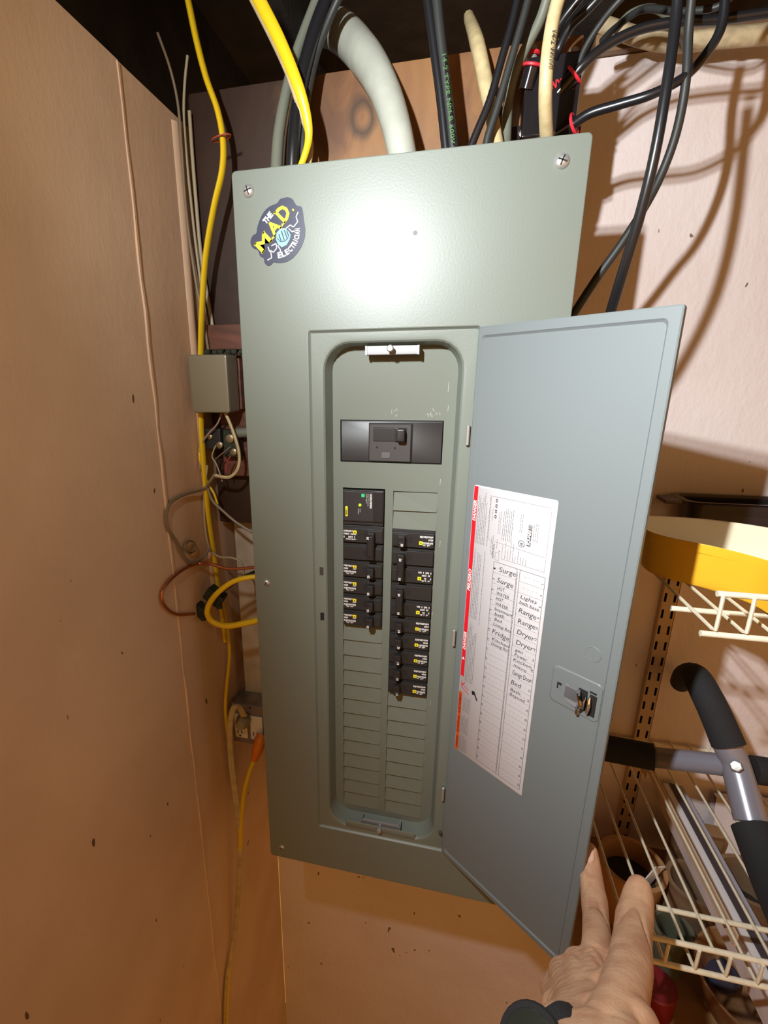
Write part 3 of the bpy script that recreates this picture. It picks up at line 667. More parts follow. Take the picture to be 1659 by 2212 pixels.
for i, ch in enumerate(word):
    tw = [.0042] * 11; tw[6] = tw[8] = .0020; tot = sum(tw); s0 = sum(tw[:i]) / tot; s1 = (sum(tw[:i]) + tw[i]) / tot
    a_ = arcq[int(s0 * (len(arcq) - 1))]; b_ = arcq[int(s1 * (len(arcq) - 1))]
    r_ = math.atan2(b_.z - a_.z, b_.x - a_.x); wl.text(ch, a_.x, a_.z, .0060, -.0006, r_, width=(b_ - a_).length * (.45 if ch == 'I' else .84), bold=.04)
for bolt in ([(490, 1230), (540, 1200), (525, 1115), (560, 1135), (600, 1085), (590, 1030), (535, 1060)], [(495, 1070), (515, 1130)], [(700, 860), (760, 810), (800, 835), (850, 770), (830, 710), (855, 655)], [(740, 850), (780, 890), (825, 880)], [(610, 1050), (645, 1110), (640, 1135)]):
    wl.poly([stp(*p) for p in bolt], .0011, -.0006)
wl.build('white_lettering', m_white, st)
fi = MB(); fi.flat([stp(*p) for p in [(600, 900), (650, 850), (700, 850), (745, 890), (765, 930), (750, 990), (715, 1050), (660, 1075), (615, 1040), (590, 980)]][::-1], -.00055)
fi.build('fist_emblem', m_cyan, st)
fl = MB()
for (a_, b_) in (((625, 920), (650, 1000)), ((655, 880), (690, 990)), ((690, 870), (725, 970)), ((720, 880), (745, 950))): fl.line(stp(*a_), stp(*b_), .0013, -.0008)
fl.poly([stp(*p) for p in [(600, 960), (640, 1010), (700, 1000), (740, 960)]], .0009, -.0008); fl.build('emblem_shading', m_navy, st)
# ================================================================== CABLES
def depth_of(p): return CAMR[2] @ (np.array(p) - CAMC)
def cpath(pts, wpx, Yd=0.0):
    ws = wpx if isinstance(wpx, (list, tuple)) else [wpx]
    out = []; rads = []
    for i, p in enumerate(pts):
        t = i / (len(pts) - 1) * (len(ws) - 1) if len(ws) > 1 else 0; a = min(int(t), max(len(ws) - 2, 0))
        wd = ws[0] if len(ws) == 1 else ws[a] + (ws[a + 1] - ws[a]) * (t - a)
        Y = p[2] if len(p) > 2 else Yd
        q = at(p[0], p[1], Y); r = wd * depth_of(q) / F / 2
        if q.x < WX + r + .002: q = at(p[0], p[1], Y, r + .002); r = wd * depth_of(q) / F / 2
        out.append(q); rads.append(r)
    return out, rads
def cable(name, pts, wpx, m, label, cat='cable', Yd=0.0, flat=1.0, group=None, seg=10, sub=6, updir=None):
    P, r = cpath(pts, wpx, Yd); mb = MB().tube(P, r, seg=seg, sub=sub, flat=flat, updir=updir)
    return thing1(mb, name, m, label, cat, group)
G1 = 'cables running down into the top of the panel'
cable('power_cable', [(715, -80, .10), (668, 40, .09), (636, 130, .08), (614, 220, .07), (601, 300, .06), (596, 390, .05)], [20, 26], m_cable_gray, 'dark grey-green cable furthest left of those entering the panel top', group=G1)
cable('power_cable', [(745, -80, .09), (697, 20, .08), (664, 120, .07), (644, 220, .06), (634, 310, .05), (630, 390, .05)], [30, 30, 26], m_cable_blk, 'thick black cable between the grey-green cable and the bright yellow one', group=G1)
cable('power_cable', [(760, -60, .07), (716, 30, .08), (683, 120, .08), (662, 220, .07), (655, 300, .06), (650, 390, .06)], 17, m_cable_dk, 'thin dull black cable just right of the thick black one at the yellow cable', group=G1)
cable('power_cable', [(530, -60, .03), (560, 0, .03), (603, 85, .03), (640, 175, .03), (660, 240, .035), (667, 290, .04), (660, 330, .045), (643, 375, .05)], [27, 27, 25, 20, 14, 13], m_cable_yel, 'bright yellow flat cable curving down to the top left of the panel', group=G1, flat=.6)
cable('power_cable', [(515, -60, .05), (545, 0, .05), (588, 85, .05), (624, 165, .05), (652, 250, .055), (671, 310, .06), (666, 365, .06)], [13, 12], m_cable_cream, 'thin cream cable hugging the back of the bright yellow cable', group=G1)
cable('service_cable', [(655, 95, .30), (690, 62, .24), (735, 68, .17), (790, 125, .11), (830, 195, .075), (855, 270, .055), (872, 350, .05)], [50, 62, 74, 74, 66, 62, 60], m_cable_white, 'fat wrinkled grey-white service cable arching into the panel top', group=G1, seg=20, sub=8)
cable('power_cable', [(915, -60, .05), (928, 30, .05), (940, 120, .05), (953, 220, .05), (965, 335, .05)], 21, m_cable_blk, 'left of the two straight black cables right of the fat white cable', group=G1)
cable('power_cable', [(938, -60, .05), (948, 50, .05), (959, 150, .05), (970, 240, .05), (980, 335, .05)], 23, m_cable_dk, 'right of the two straight black cables, printed in green', group=G1)
o = COL.objects[-1] if False else None
cable('power_cable', [(1012, 36, .17), (1030, 90, .10), (1047, 170, .085), (1062, 250, .075), (1078, 325, .06)], [22, 34, 30, 24], m_cable_cream, 'short mottled cream cable behind the leaning pair of black cables', group=G1)
cable('power_cable', [(1130, -60, .05), (1108, 40, .05), (1083, 130, .05), (1057, 220, .05), (1028, 290, .05), (1005, 350, .05)], 17, m_cable_blk, 'left of the leaning pair of black cables before the black splitter', group=G1)
cable('power_cable', [(1156, -60, .05), (1130, 40, .05), (1101, 140, .05), (1075, 230, .05), (1053, 300, .05), (1046, 350, .05)], 17, m_cable_dk, 'right of the leaning pair of black cables before the black splitter', group=G1)
cable('power_cable', [(1195, -50, .06), (1168, 40, .07), (1133, 110, .075), (1108, 170, .08), (1097, 230, .085), (1093, 300, .08), (1091, 350, .06)], 22, m_cable_gray, 'grey-green cable between the leaning black pair and the splitter', group=G1)
cable('power_cable', [(1222, -50, .0), (1200, 20, .0), (1190, 70, .0), (1182, 130, .0), (1178, 200, .005), (1179, 260, .02), (1182, 320, .04)], [30, 28], m_cable_cream, 'smooth cream cable hanging in front of the black splitter', group=G1)
G2 = 'loose black coaxial cables at the top right'
coax_d = cable('coaxial_cable', [(1236, 168, .080), (1262, 138, .075), (1310, 98, .075), (1380, 64, .075), (1460, 48, .075), (1560, 42, .08), (1720, 18, .08)], 20, m_cable_blk, 'black coaxial cable sweeping right from the upper red ring of the splitter', group=G2)
cable('coaxial_cable', [(1234, 272, .080), (1275, 245, .07), (1340, 225, .06), (1410, 203, .05), (1480, 165, .05), (1530, 110, .05), (1560, 50, .05), (1570, -60, .05)], 20, m_cable_blk, 'black coaxial cable rising right from the lower red ring, near the panel corner', group=G2)
cable('coaxial_cable', [(1468, -70, -.04), (1460, 40, -.04), (1441, 180, -.05), (1415, 330, -.05), (1385, 455, -.04), (1345, 590, -.02), (1312, 700, .01)], 22, m_cable_blk, 'long shiny black cable hanging in front, dropping behind the door top', group=G2)
cable('coaxial_cable', [(1500, -60, .04), (1488, 60, .05), (1481, 180, .05), (1460, 290, .06), (1425, 385, .07), (1385, 460, .085), (1340, 530, .09), (1290, 600, .095), (1225, 700, .10)], 18, m_cable_dk, 'long dull black cable crossing behind the shiny one towards the panel edge', group=G2)
cable('coaxial_cable', [(1345, -60, .05), (1275, 15, .06), (1232, 58, .07), (1207, 105, .08), (1196, 130, .08)], 18, m_cable_blk, 'shiny black cable slanting down beside the cream cable at the top', group=G2)
cable('coaxial_cable', [(1300, -60, .05), (1245, 5, .06), (1208, 55, .07), (1192, 100, .08)], 17, m_cable_blk, 'shiny black cable slanting down, nearest the cream cable', group=G2)
cable('coaxial_cable', [(1400, -60, .04), (1335, 5, .05), (1298, 50, .06), (1266, 100, .07), (1245, 150, .08)], 13, m_cable_dk, 'thin dark cable slanting towards the splitter top right connector', group=G2)
cable('coaxial_cable', [(1620, -60, .10), (1560, 10, .10), (1470, 25, .12), (1390, 20, .15), (1330, 60, .18), (1300, 90, .2)], 14, m_cable_dk, 'thin dark cable looping along the ceiling above the white wall', group=G2)
cable('old_cable', [(1325, 70, .20), (1362, 30, .19), (1410, 18, .19), (1448, 40, .2), (1474, 78, .22), (1484, 104, .25)], 15, m_cable_gray, 'short grey cable looping over the top of the white wall')
cable('cloth_covered_pipe', [(1300, 52, .255), (1380, 80, .255), (1460, 92, .255), (1560, 82, .25), (1730, 68, .25)], [30, 36, 38], mat('mottled_cloth_wrap', (.62, .50, .30), .7, noise=.35, nscale=60, bump=.4), 'beige cloth-wrapped pipe running right along the top of the white wall', 'pipe')
# print along two cables
def cable_print(ob, body, p0, p1, h, m_, name, Yp):
    a_, b_ = at(*p0, Yp), at(*p1, Yp); d_ = b_ - a_; mb = MB()
    mb.text(body, 0, 0, h, 0, math.atan2(d_.z, d_.x), width=d_.length); mb.v = [(v[0] + a_.x, Yp, v[2] + a_.z) for v in mb.v]
    part(mb, name, m_, ob)
pcs = [o for o in bpy.data.objects if o.get('label', '').startswith('right of the two straight black cables')][0]
cable_print(pcs, '14-2 TYPE NM-B 600V', (955, 118), (975, 312), .0042, mat('green_cable_print', (.05, .20, .03), .5), 'green_lettering', .0375)
pcs = [o for o in bpy.data.objects if o.get('label', '').startswith('smooth cream cable hanging')][0]
cable_print(pcs, '14-2 WITH', (1193, 66), (1185, 146), .0040, m_ink, 'dark_lettering', -.0078)

# splitter on the board
am = empty('cable_amplifier', tuple(at(1175, 230, .10)), 'black cable splitter with red-ringed connectors screwed to the board behind the cream cable', 'splitter')
q0, q1 = at(1120, 250, .09), at(1252, 250, .09); zt_, zb_ = at(1180, 140, .10).z, at(1180, 275, .085).z
part(MB().box(q0.x + .004, q1.x - .004, .080, .1148, zb_ - .01, zt_, b=.003), 'housing', mat('gloss_black_casing', (.014, .012, .014), .15, spec=.8), am)
part(MB().box(q0.x - .010, q1.x + .006, .108, .1149, zb_ - .016, zt_ - .052, b=.001), 'mounting_plate', mat('brown_black_plate', (.035, .022, .018), .25, metal=.4), am)
for (x, y, ax) in ((1148, 135, 0), (1236, 140, 0), (1236, 285, 0), (1165, 295, 0)):
    c = at(x, y, .092)
    cn = part(MB().lathe([(.0050, -.010), (.0062, -.009), (.0062, .004), (.0045, .006), (.0045, .014)], c, seg=12), 'connector', m_steel, am)
    part(MB().lathe([(.0068, .003), (.0085, .0040), (.0085, .0060), (.0068, .007)], c + Vector((0, 0, .002)), seg=20, caps=(False, False)), 'red_gasket', m_redplast, cn)
for (pa, pb, rr0) in (((1236, 168, .080), (1262, 138, .075), .0100), ((1234, 272, .080), (1275, 245, .07), .0100), ((1148, 150, .078), (1156, 120, .075), .0095)):
    a_, b_ = at(*pa), at(*pb); dd = (b_ - a_).normalized(); a_ = a_ + dd * .003; u_ = dd.cross(Vector((0, 1, 0))).normalized(); v_ = dd.cross(u_)
    part(MB().tube([a_ + u_ * (rr0 * math.cos(t * PI / 8)) + v_ * (rr0 * math.sin(t * PI / 8)) for t in range(17)], .0017, seg=6, sub=2), 'red_ring', m_redplast, am)
    part(MB().tube([a_ - dd * .020, a_ + dd * .001], rr0 * .82, seg=14, sub=1), 'port', mat('gloss_black_casing', (.014, .012, .014), .15), am)
for (x, y) in ((1093, 228), (1235, 228), (1100, 300), (1195, 200), (1203, 210), (1212, 205)):
    c = at(x, y, .100); part(MB().lathe([(.0030, 0), (.0030, -.003), (.0018, -.005)], (c.x, .107, c.z), seg=12, axis='Y'), 'screw', m_steel, am)
c = at(1192, 193, .0795); part(MB().text('NX', 0, 0, .0080, 0, 0, width=.0110, bold=.04).xf(Matrix.Translation((c.x, .0795, c.z)) @ Matrix.Rotation(-.12, 4, 'Y')), 'red_lettering', m_red, am)
cable('ground_strap', [(1122, 292, .088), (1140, 275, .085), (1158, 256, .082), (1170, 240, .08)], 13, m_dull, 'short grey metal strap angled below the black splitter', 'strap', flat=.3)

# ================================================================== LEFT SIDE: cables, junction boxes, wires
yc_ = cable('power_cable', [(388, -70, .06), (406, 0, .06), (425, 90, .06), (446, 170, .06), (470, 238, .06), (482, 305, .06), (480, 370, .06), (462, 450, .06), (444, 560, .065), (436, 680, .07), (434, 770, .08), (434, 900, .085), (440, 1000, .085), (450, 1110, .085), (463, 1200, .08), (473, 1280, .075), (487, 1385, .075)],
      [22, 22, 21, 20, 19, 18, 15, 13], m_cable_yel, 'long orange-yellow flat cable running down the corner left of the panel', flat=.6)
c = at(478, 298, .058)
thing1(MB().tube([c + Vector((.0125 * math.cos(a), .006 * math.sin(a), .002 * math.cos(a))) for a in [2 * PI * k / 12 for k in range(13)]], .0011, seg=6, sub=2), 'wire_tie', mat('rust_red_wire', (.30, .05, .02), .5), 'rust-red wire tie twisted around the yellow cable left of the panel', 'wire tie')
cable('extension_cord', [(476, 1270, .095), (488, 1340, .09), (496, 1410, .09), (490, 1480, .09), (487, 1530, .09), (492, 1585, .09), (500, 1640, .085), (505, 1700, .08)], 8, m_cable_yel, 'thin yellow cord dropping past the left of the metal outlet box', 'cord')
G3 = 'thin old wires running down the corner'
cable('telephone_wire', [(340, 70, .085), (368, 150, .085), (385, 230, .085), (393, 330, .085), (400, 430, .085), (410, 520, .085), (425, 620, .085), (441, 700, .085), (452, 770, .09)], 6, m_thinwire, 'thin brown wire splitting to the left above the corner of the walls', 'wire', group=G3)
cable('telephone_wire', [(405, 120, .10), (399, 180, .10), (397, 250, .10), (403, 340, .10), (412, 430, .10), (423, 530, .10), (438, 640, .10), (455, 740, .10)], 6, m_tan, 'thin tan wire splitting to the right above the corner of the walls', 'wire', group=G3)
cable('telephone_wire', [(409, 240, .105), (415, 330, .105), (423, 430, .105), (433, 540, .105), (448, 640, .105), (466, 745, .105)], 8, m_tan, 'flat tan wire nearest the board edge in the corner bundle', 'wire', group=G3)
# olive box
b0, b1 = at(403, 766, .045), at(497, 893, .045)
ob_ = empty('junction_box', ((b0.x + b1.x) / 2, .07, b1.z), 'small olive-grey metal box hung left of the panel on the yellow cable', 'junction box')
part(MB().box(b0.x, b1.x, .0450, .0820, b1.z, b0.z, b=.0045), 'cover', m_olive, ob_)
part(MB().box(b0.x + .004, b1.x + .002, .0824, .0970, b1.z + .004, b0.z - .004, b=.001), 'base', m_brownblock, ob_)
tl = MB()
for k in range(6): tl.lathe([(.0035, -.004), (.0042, -.003), (.0042, .003), (.0030, .004)], (b0.x + .018 + k * .0105, .074 + .003 * (k % 2), b0.z + .0042), seg=8, axis='X')
o = part(tl, 'terminal_lugs', m_brass, ob_); o['kind'] = 'stuff'
# terminal block
t0_ = at(440, 925, .075); t1_ = at(478, 972, .075)
tb_ = empty('terminal_block', ((t0_.x + t1_.x) / 2, .09, t1_.z), 'grimy black terminal block with brass screws below the olive box', 'terminal block')
part(MB().box(t0_.x, t1_.x, .075, .0965, t1_.z, t0_.z, b=.003), 'body', m_blk2, tb_)
part(MB().box(t1_.x + .0005, at(515, 930, .08).x, .080, .0965, t1_.z - .012, t0_.z - .002, b=.003), 'base', m_brass, tb_)
for (x, y, r_) in ((495, 948, .0065), (503, 977, .0055), (473, 962, .005), (452, 944, .004)):
    c = at(x, y, .076 if x > 480 else .071); part(MB().lathe([(r_, .006), (r_, .001), (r_ * .6, 0)], c, seg=14, axis='Y'), 'terminal_screw', mat('old_brass', (.40, .34, .22), .35, metal=.8), tb_)
thing1(MB().tube([at(505, 936, .083), at(540, 934, .083)], .0075, seg=12, sub=2), 'conduit_stub', m_cable_gray, 'short grey pipe end running from the terminal block behind the panel', 'pipe')
G4 = 'loose wires hanging left of the panel'
def wire(pts, wd, m, label, Yd=.06, **k): return cable('bell_wire', pts, wd, m, label, 'wire', Yd=Yd, group=G4, seg=6, sub=6, **k)
wire([(480, 888), (470, 915), (452, 935), (438, 955), (431, 985), (432, 1012)], 4, mat('pinkish_wire', (.34, .22, .18), .5), 'pinkish thin wire curving left from under the olive box', .066)
wire([(486, 890), (497, 915), (508, 945), (516, 975), (517, 1000), (511, 1018), (497, 1030), (480, 1030), (464, 1026)], 7, m_cable_cream, 'cream looped wire bulging right below the olive box', .060)
wire([(433, 960), (431, 990), (440, 1020), (450, 1045), (463, 1068), (470, 1090)], 5, m_cable_yel, 'thin yellow-green wire beside the terminal block', .07)
wire([(466, 962), (458, 985), (466, 1000), (474, 1020), (480, 1040)], 3, m_tan, 'hair-thin tan wire kinked below the terminal block', .068)
wire([(498, 965), (480, 980), (465, 992)], 3, m_dull, 'hair-thin grey wire angled off the lower terminal screw', .068)
wire([(498, 985), (490, 1000), (488, 1018)], 3, mat('red_wire', (.4, .05, .06), .5), 'hair-thin red wire hanging from the lowest terminal screw', .068)
wire([(466, 1022), (452, 1042), (440, 1056), (400, 1068), (374, 1082), (362, 1098), (359, 1120), (364, 1145), (380, 1168), (393, 1195), (403, 1211), (418, 1216), (436, 1208), (454, 1184)], 6.5, m_thinwire, 'brown wire making a wide loop over the left wall')
P = []
for k in range(20):
    a = k * 2 * PI / 11; q = at(404 + 11 * math.cos(a) + k * .2, 1181 + 13 * math.sin(a), .03); q.x = max(q.x, WX + .004); P.append(q)
thing1(MB().tube(P, .0014, seg=6, sub=3), 'coiled_wire', m_thinwire, 'tight brown coil of wire at the bottom of the wide wire loop', 'wire', G4)
wire([(447, 1048), (458, 1080), (482, 1104), (510, 1128), (545, 1150)], 6, m_thinwire, 'brown wire slanting right from the yellow cable to the panel edge', .065)
wire([(448, 1005), (442, 1060), (441, 1110), (446, 1160), (456, 1190), (475, 1203), (500, 1205), (518, 1212), (526, 1230), (527, 1250)], 5, m_tan, 'tan wire following the yellow cable then hooking right', .068)
cp = cable('ground_wire', [(575, 1222, .03), (545, 1226, .03), (505, 1229, .03), (480, 1226, .03), (455, 1218, .03), (425, 1218, .03), (390, 1234, .02), (360, 1262, .015), (349, 1288, .015), (358, 1312, .015), (382, 1327, .02), (420, 1326, .03)], 7, m_copper, 'bare copper ground wire looping left to a green clamp', 'wire')
G5 = 'dark green ground clamps left of the panel'
for (x, y, s_, lab_) in ((432, 1316, .013, 'dark green clamp at the end of the copper loop, lower left of the two'), (465, 1287, .015, 'dark clamp behind the yellow loop, upper right of the two')):
    c = at(x, y, .035); m = MB(); 
    m.box(c.x - s_, c.x + s_, c.y - s_ * .7, c.y + s_ * .7, c.z - s_ * .75, c.z + s_ * .75, b=.003, mtx=Matrix.Translation(c) @ Matrix.Rotation(.6, 4, 'Y') @ Matrix.Translation(-c))
    e_ = empty('ground_clamp', tuple(c), lab_, 'clamp', G5); part(m, 'body', m_brass, e_)
    part(MB().lathe([(.0045, -s_ * 1.3), (.0045, s_ * .5)], c + Vector((s_ * .5, -.003, 0)), seg=8), 'bolt', m_brass, e_)
cable('ground_wire', [(470, 1284, .045), (492, 1268, .045), (520, 1250, .045), (560, 1232, .045)], 9, m_cable_dk, 'dark stranded wire from the upper clamp to the panel edge', 'wire')
cable('ground_wire', [(438, 1312, .04), (450, 1300, .04), (464, 1288, .04)], 6, m_cable_dk, 'short dark wire joining the two green clamps', 'wire')
cable('power_cable', [(575, 1245, .03), (540, 1247, .025), (505, 1256, .02), (473, 1278, .015), (453, 1303, .015), (448, 1325, .015), (460, 1343, .02), (490, 1352, .02), (530, 1346, .025), (575, 1336, .03)], [11, 13, 14], m_cable_yel, 'bright yellow cable loop bulging left out of the panel side')
# outlet box: metal box with two duplex outlets
bz1, bz0 = .2385, .150
bxr = at(575, 1520, .10).x
e_ = empty('outlet_box', (-.05, .14, bz0), 'grey metal outlet box with two plugged cords at the left edge of the panel', 'outlet box')
c0 = at(503, 1520, .105)
part(MB().box(max(c0.x, WX + .003), .012, .105, .165, c0.z - .078, c0.z + .002, b=.0015), 'box', m_dull, e_)
part(MB().box(max(c0.x - .001, WX + .002), .013, .099, .1048, c0.z - .080, c0.z + .006, b=.002), 'face_plate', m_mauve, e_)
for (x, y) in ((505, 1513), (538, 1503)):
    c = at(x, y, .0985); part(MB().lathe([(.0022, 0), (.0022, -.0006)], (c.x, .0988, min(c.z, c0.z + .002)), seg=12, axis='Y'), 'screw_hole', m_dark, e_)
for xa in (525, 558):
    ca = at(xa, 1575, .0985)
    part(MB().box(ca.x - .015, ca.x + .010, .0955, .0988, c0.z - .066, c0.z - .014, b=.0015), 'outlet', m_ivory, e_)
    part(MB().box(ca.x - .0095, ca.x - .0080, .0950, .0956, c0.z - .056, c0.z - .048).box(ca.x - .002, ca.x - .0005, .0950, .0956, c0.z - .056, c0.z - .048).lathe([(.002, .0950), (.002, .0956)], (ca.x - .005, 0, c0.z - .061), seg=8, axis='Y'), 'outlet_slot', m_dark, e_)
c = at(526, 1556, .088)
pl_ = empty('cord_plug', tuple(c), 'round grey-tan plug in the left outlet of the metal box', 'plug')
part(MB().lathe([(.0125, .0945), (.0135, .088), (.012, .078), (.008, .072)], (c.x, 0, c.z), seg=16, axis='Y'), 'plug_body', mat('tan_rubber', (.34, .30, .20), .5), pl_)
for dx in (0, 1):
    cable('appliance_cord', [(530 - dx * 6, 1545, .072), (520 - dx * 6, 1527, .06), (507 - dx * 5, 1530, .05), (499 - dx * 4, 1570, .05), (501 - dx * 5, 1630, .055), (509 - dx * 5, 1700, .055), (517 - dx * 5, 1760, .05), (520 - dx * 3, 1830, .05), (517 - dx * 3, 1920, .04), (508 - dx * 3, 2020, .03), (492 - dx * 3, 2120, .02), (487 - dx * 3, 2240, .0)], [9, 9, 9, 8, 6], m_cable_cream,
          'cream flat cord hanging from the left outlet, %s strand' % ('inner' if dx == 0 else 'outer'), 'cord', group='cords hanging from the metal outlet box')
c = at(560, 1612, .075)
op = empty('extension_cord', tuple(c), 'yellow cord with an orange plug in the right outlet of the metal box', 'cord')
part(MB().tube([at(566, 1588, .09), at(562, 1602, .082), at(556, 1622, .075), at(549, 1642, .07)], [.010, .0115, .010, .006], seg=12, sub=3), 'plug', m_orangepl, op)
P, r_ = cpath([(550, 1640, .07), (540, 1665, .065), (530, 1700, .06), (524, 1740, .055), (520, 1790, .05), (519, 1850, .05), (516, 1920, .045), (507, 2010, .035), (494, 2100, .02), (488, 2240, .005)], [10, 11, 10, 9, 8])
part(MB().tube(P, r_, seg=10), 'cord', m_cable_yel, op)

# ================================================================== RIGHT SIDE: standard, wire shelves and what is on them
def std(x, z0, z1, label):
    e = empty('shelf_standard', (x, WY - .009, z0), label, 'shelf standard')
    xs_ = [x - .0125, x - .0095, x - .0055, x + .0055, x + .0095, x + .0125]
    zz = [z0]; pitch = .032
    k = 0
    while z0 + .012 + k * pitch + .018 < z1: zz += [z0 + .012 + k * pitch, z0 + .012 + k * pitch + .017]; k += 1
    zz.append(z1); m = MB(); yf = WY - .0095
    for i in range(5):
        for j in range(len(zz) - 1):
            if i in (1, 3) and j % 2 == 1: continue
            m.add([(xs_[i], yf, zz[j]), (xs_[i + 1], yf, zz[j]), (xs_[i + 1], yf, zz[j + 1]), (xs_[i], yf, zz[j + 1])], [(0, 1, 2, 3)])
    for s_ in (-1, 1): m.box(x + s_ * .0125 - .0006, x + s_ * .0125 + .0006, yf, WY - .0005, z0, z1)
    part(m, 'slotted_channel', m_std, e)
    part(MB().box(x - .0115, x + .0115, WY - .0030, WY - .0006, z0, z1), 'channel_back', m_dark, e)
    for z in (z0 + .05, (z0 + z1) / 2, z1 - .04): part(MB().lathe([(.003, 0), (.0028, -.0015), (.0015, -.0025)], (x, yf, z), seg=10, axis='Y'), 'screw', m_steel, e)
    return e
sx_ = at(1440, 1330, WY - .0095).x
std(sx_, -.36, .60, 'tan painted slotted shelf standard on the wall right of the panel door')
std(sx_ + .45, -.36, .60, 'second tan slotted shelf standard further right, beyond the frame edge')

def wireshelf(z, x0, x1, yf, pitch, first, label, lip, midoff, xlip, xmid):
    e = empty('wire_shelf', (x0, WY, z), label, 'wire shelf', 'cream wire shelves right of the panel')
    rt = .0019; rr_ = .0033
    x = first
    while x < x1:
        part(MB().tube([(x, WY - .004, z), (x, yf + .004, z), (x, yf - .0012, z + .002), (x, yf - .0015, z + .008), (x, yf - .001, z + lip)], rt, seg=6, sub=1), 'shelf_rod', m_wirecoat, e)
        x += pitch
    part(MB().tube([(x0, yf + .0005, z - .0045), (x1, yf + .0005, z - .0045)], rr_, seg=10, sub=1), 'front_rail', m_wirecoat, e)
    part(MB().tube([(xlip, yf + .003, z + lip), (x1, yf + .003, z + lip)], rr_, seg=10, sub=1), 'lip_rail', m_wirecoat, e)
    part(MB().tube([(xmid, yf + midoff, z - .0055), (x1, yf + midoff, z - .0055)], rr_, seg=10, sub=1), 'support_rail', m_wirecoat, e)
    part(MB().tube([(x0, WY - .008, z - .0045), (x1, WY - .008, z - .0045)], rr_, seg=8, sub=1), 'back_rail', m_wirecoat, e)
    return e
# bracket arms are hidden under the things on the shelves
za = .127
ff = atz(1430, 2075, za); mm_ = atz(1428, 1955, za); r1 = atz(1305, 1850, za)
lipA = .030
wireshelf(za, ff.x - .035, 1.30, ff.y, .0318, .5217, 'lower cream wire shelf behind the hand, holding the grey exercise bar', lipA, mm_.y - ff.y, ff.x - .03, mm_.x - .004)
zb = .550
fu = atz(1515, 1360, zb); mu = atz(1455, 1305, zb)
wireshelf(zb, fu.x, 1.30, fu.y, .0273, fu.x + .012, 'upper cream wire shelf with cut rusty ends, under the yellow tub', .040, mu.y - fu.y, fu.x + .008, mu.x - .002)
for z_, yf_, nm in ((za, ff.y, 'lower'), (zb, fu.y, 'upper')):
    thing1(MB().box(sx_ - .0012, sx_ + .0012, yf_ + .06, WY - .010, z_ - .030, z_ - .010).box(sx_ - .0012, sx_ + .0012, WY - .06, WY - .010, z_ - .048, z_ - .0305), 'shelf_bracket', m_std, 'tan steel bracket under the %s wire shelf, hooked in the slotted standard' % nm, 'bracket', 'tan shelf brackets')

# yellow tub (sits on the upper shelf)
rimz = zb + .058
rim_px = [(1380, 1114), (1450, 1117), (1540, 1124), (1659, 1141), (1800, 1170)]
back_ = [atz(px, py, rimz) for px, py in rim_px]
fr_px = [(1790, 1262), (1659, 1213), (1550, 1184), (1440, 1161), (1392, 1143)]
fro = [atz(px, py, rimz) for px, py in fr_px]
loop = back_ + fro
cen = sum((Vector(p) for p in loop), Vector()) / len(loop)
lp = smooth_path(loop + [loop[0]], 5)[:-1]
def scaled(f_, z, dy=0): return [Vector((cen.x + (p.x - cen.x) * f_, cen.y + (p.y - cen.y) * f_ + dy, z)) for p in lp]
tub = empty('plastic_tub', (cen.x, cen.y, zb + .003), 'deep yellow plastic tub with a cream inside on the upper wire shelf', 'tub')
part(MB().rings([scaled(.90, zb + .0035), scaled(.935, zb + .006), scaled(.955, zb + .014), scaled(.980, rimz - .0115), scaled(.996, rimz - .0105), scaled(1.0, rimz), scaled(.99, rimz + .001)], cap0=True), 'outer_shell', m_tuby, tub)
part(MB().rings([scaled(.99, rimz + .001), scaled(.975, rimz), scaled(.960, rimz - .012), scaled(.925, zb + .014), scaled(.88, zb + .008)], cap1=True), 'inner_lining', m_tubin, tub)
# dark roasting pan behind the tub
pz = zb + .003
p_ = empty('roasting_pan', (.78, .20, pz), 'dark roasting pan with rolled rim behind the yellow tub', 'pan')
ph_ = atx(1455, 1080, 0).z; pc = at(1450, 1078, .235); rz_ = pc.z
part(MB().rings([rr(0, .30, 0, .05, .012, 0, 5), rr(-.004, .305, -.004, .054, .015, rz_ - pz - .006, 5), rr(-.006, .308, -.006, .056, .018, rz_ - pz - .004, 5), rr(-.016, .316, -.012, .062, .02, rz_ - pz, 5), rr(-.006, .308, -.006, .056, .018, rz_ - pz, 5), rr(.002, .298, .002, .048, .012, .01, 5)], cap0=True, cap1=True).xf(Matrix.Translation((pc.x + .030, .228, pz)) @ Matrix(((1, 0, 0, 0), (0, 0, 1, 0), (0, 1, 0, 0), (0, 0, 0, 1)))), 'pan_body', m_pan, p_)
part(MB().box(pc.x - .012, pc.x + .012, .225, .262, rz_ - .006, rz_ + .001, b=.002), 'handle_tab', mat('dull_brown_metal', (.10, .07, .055), .4, metal=.4), p_)

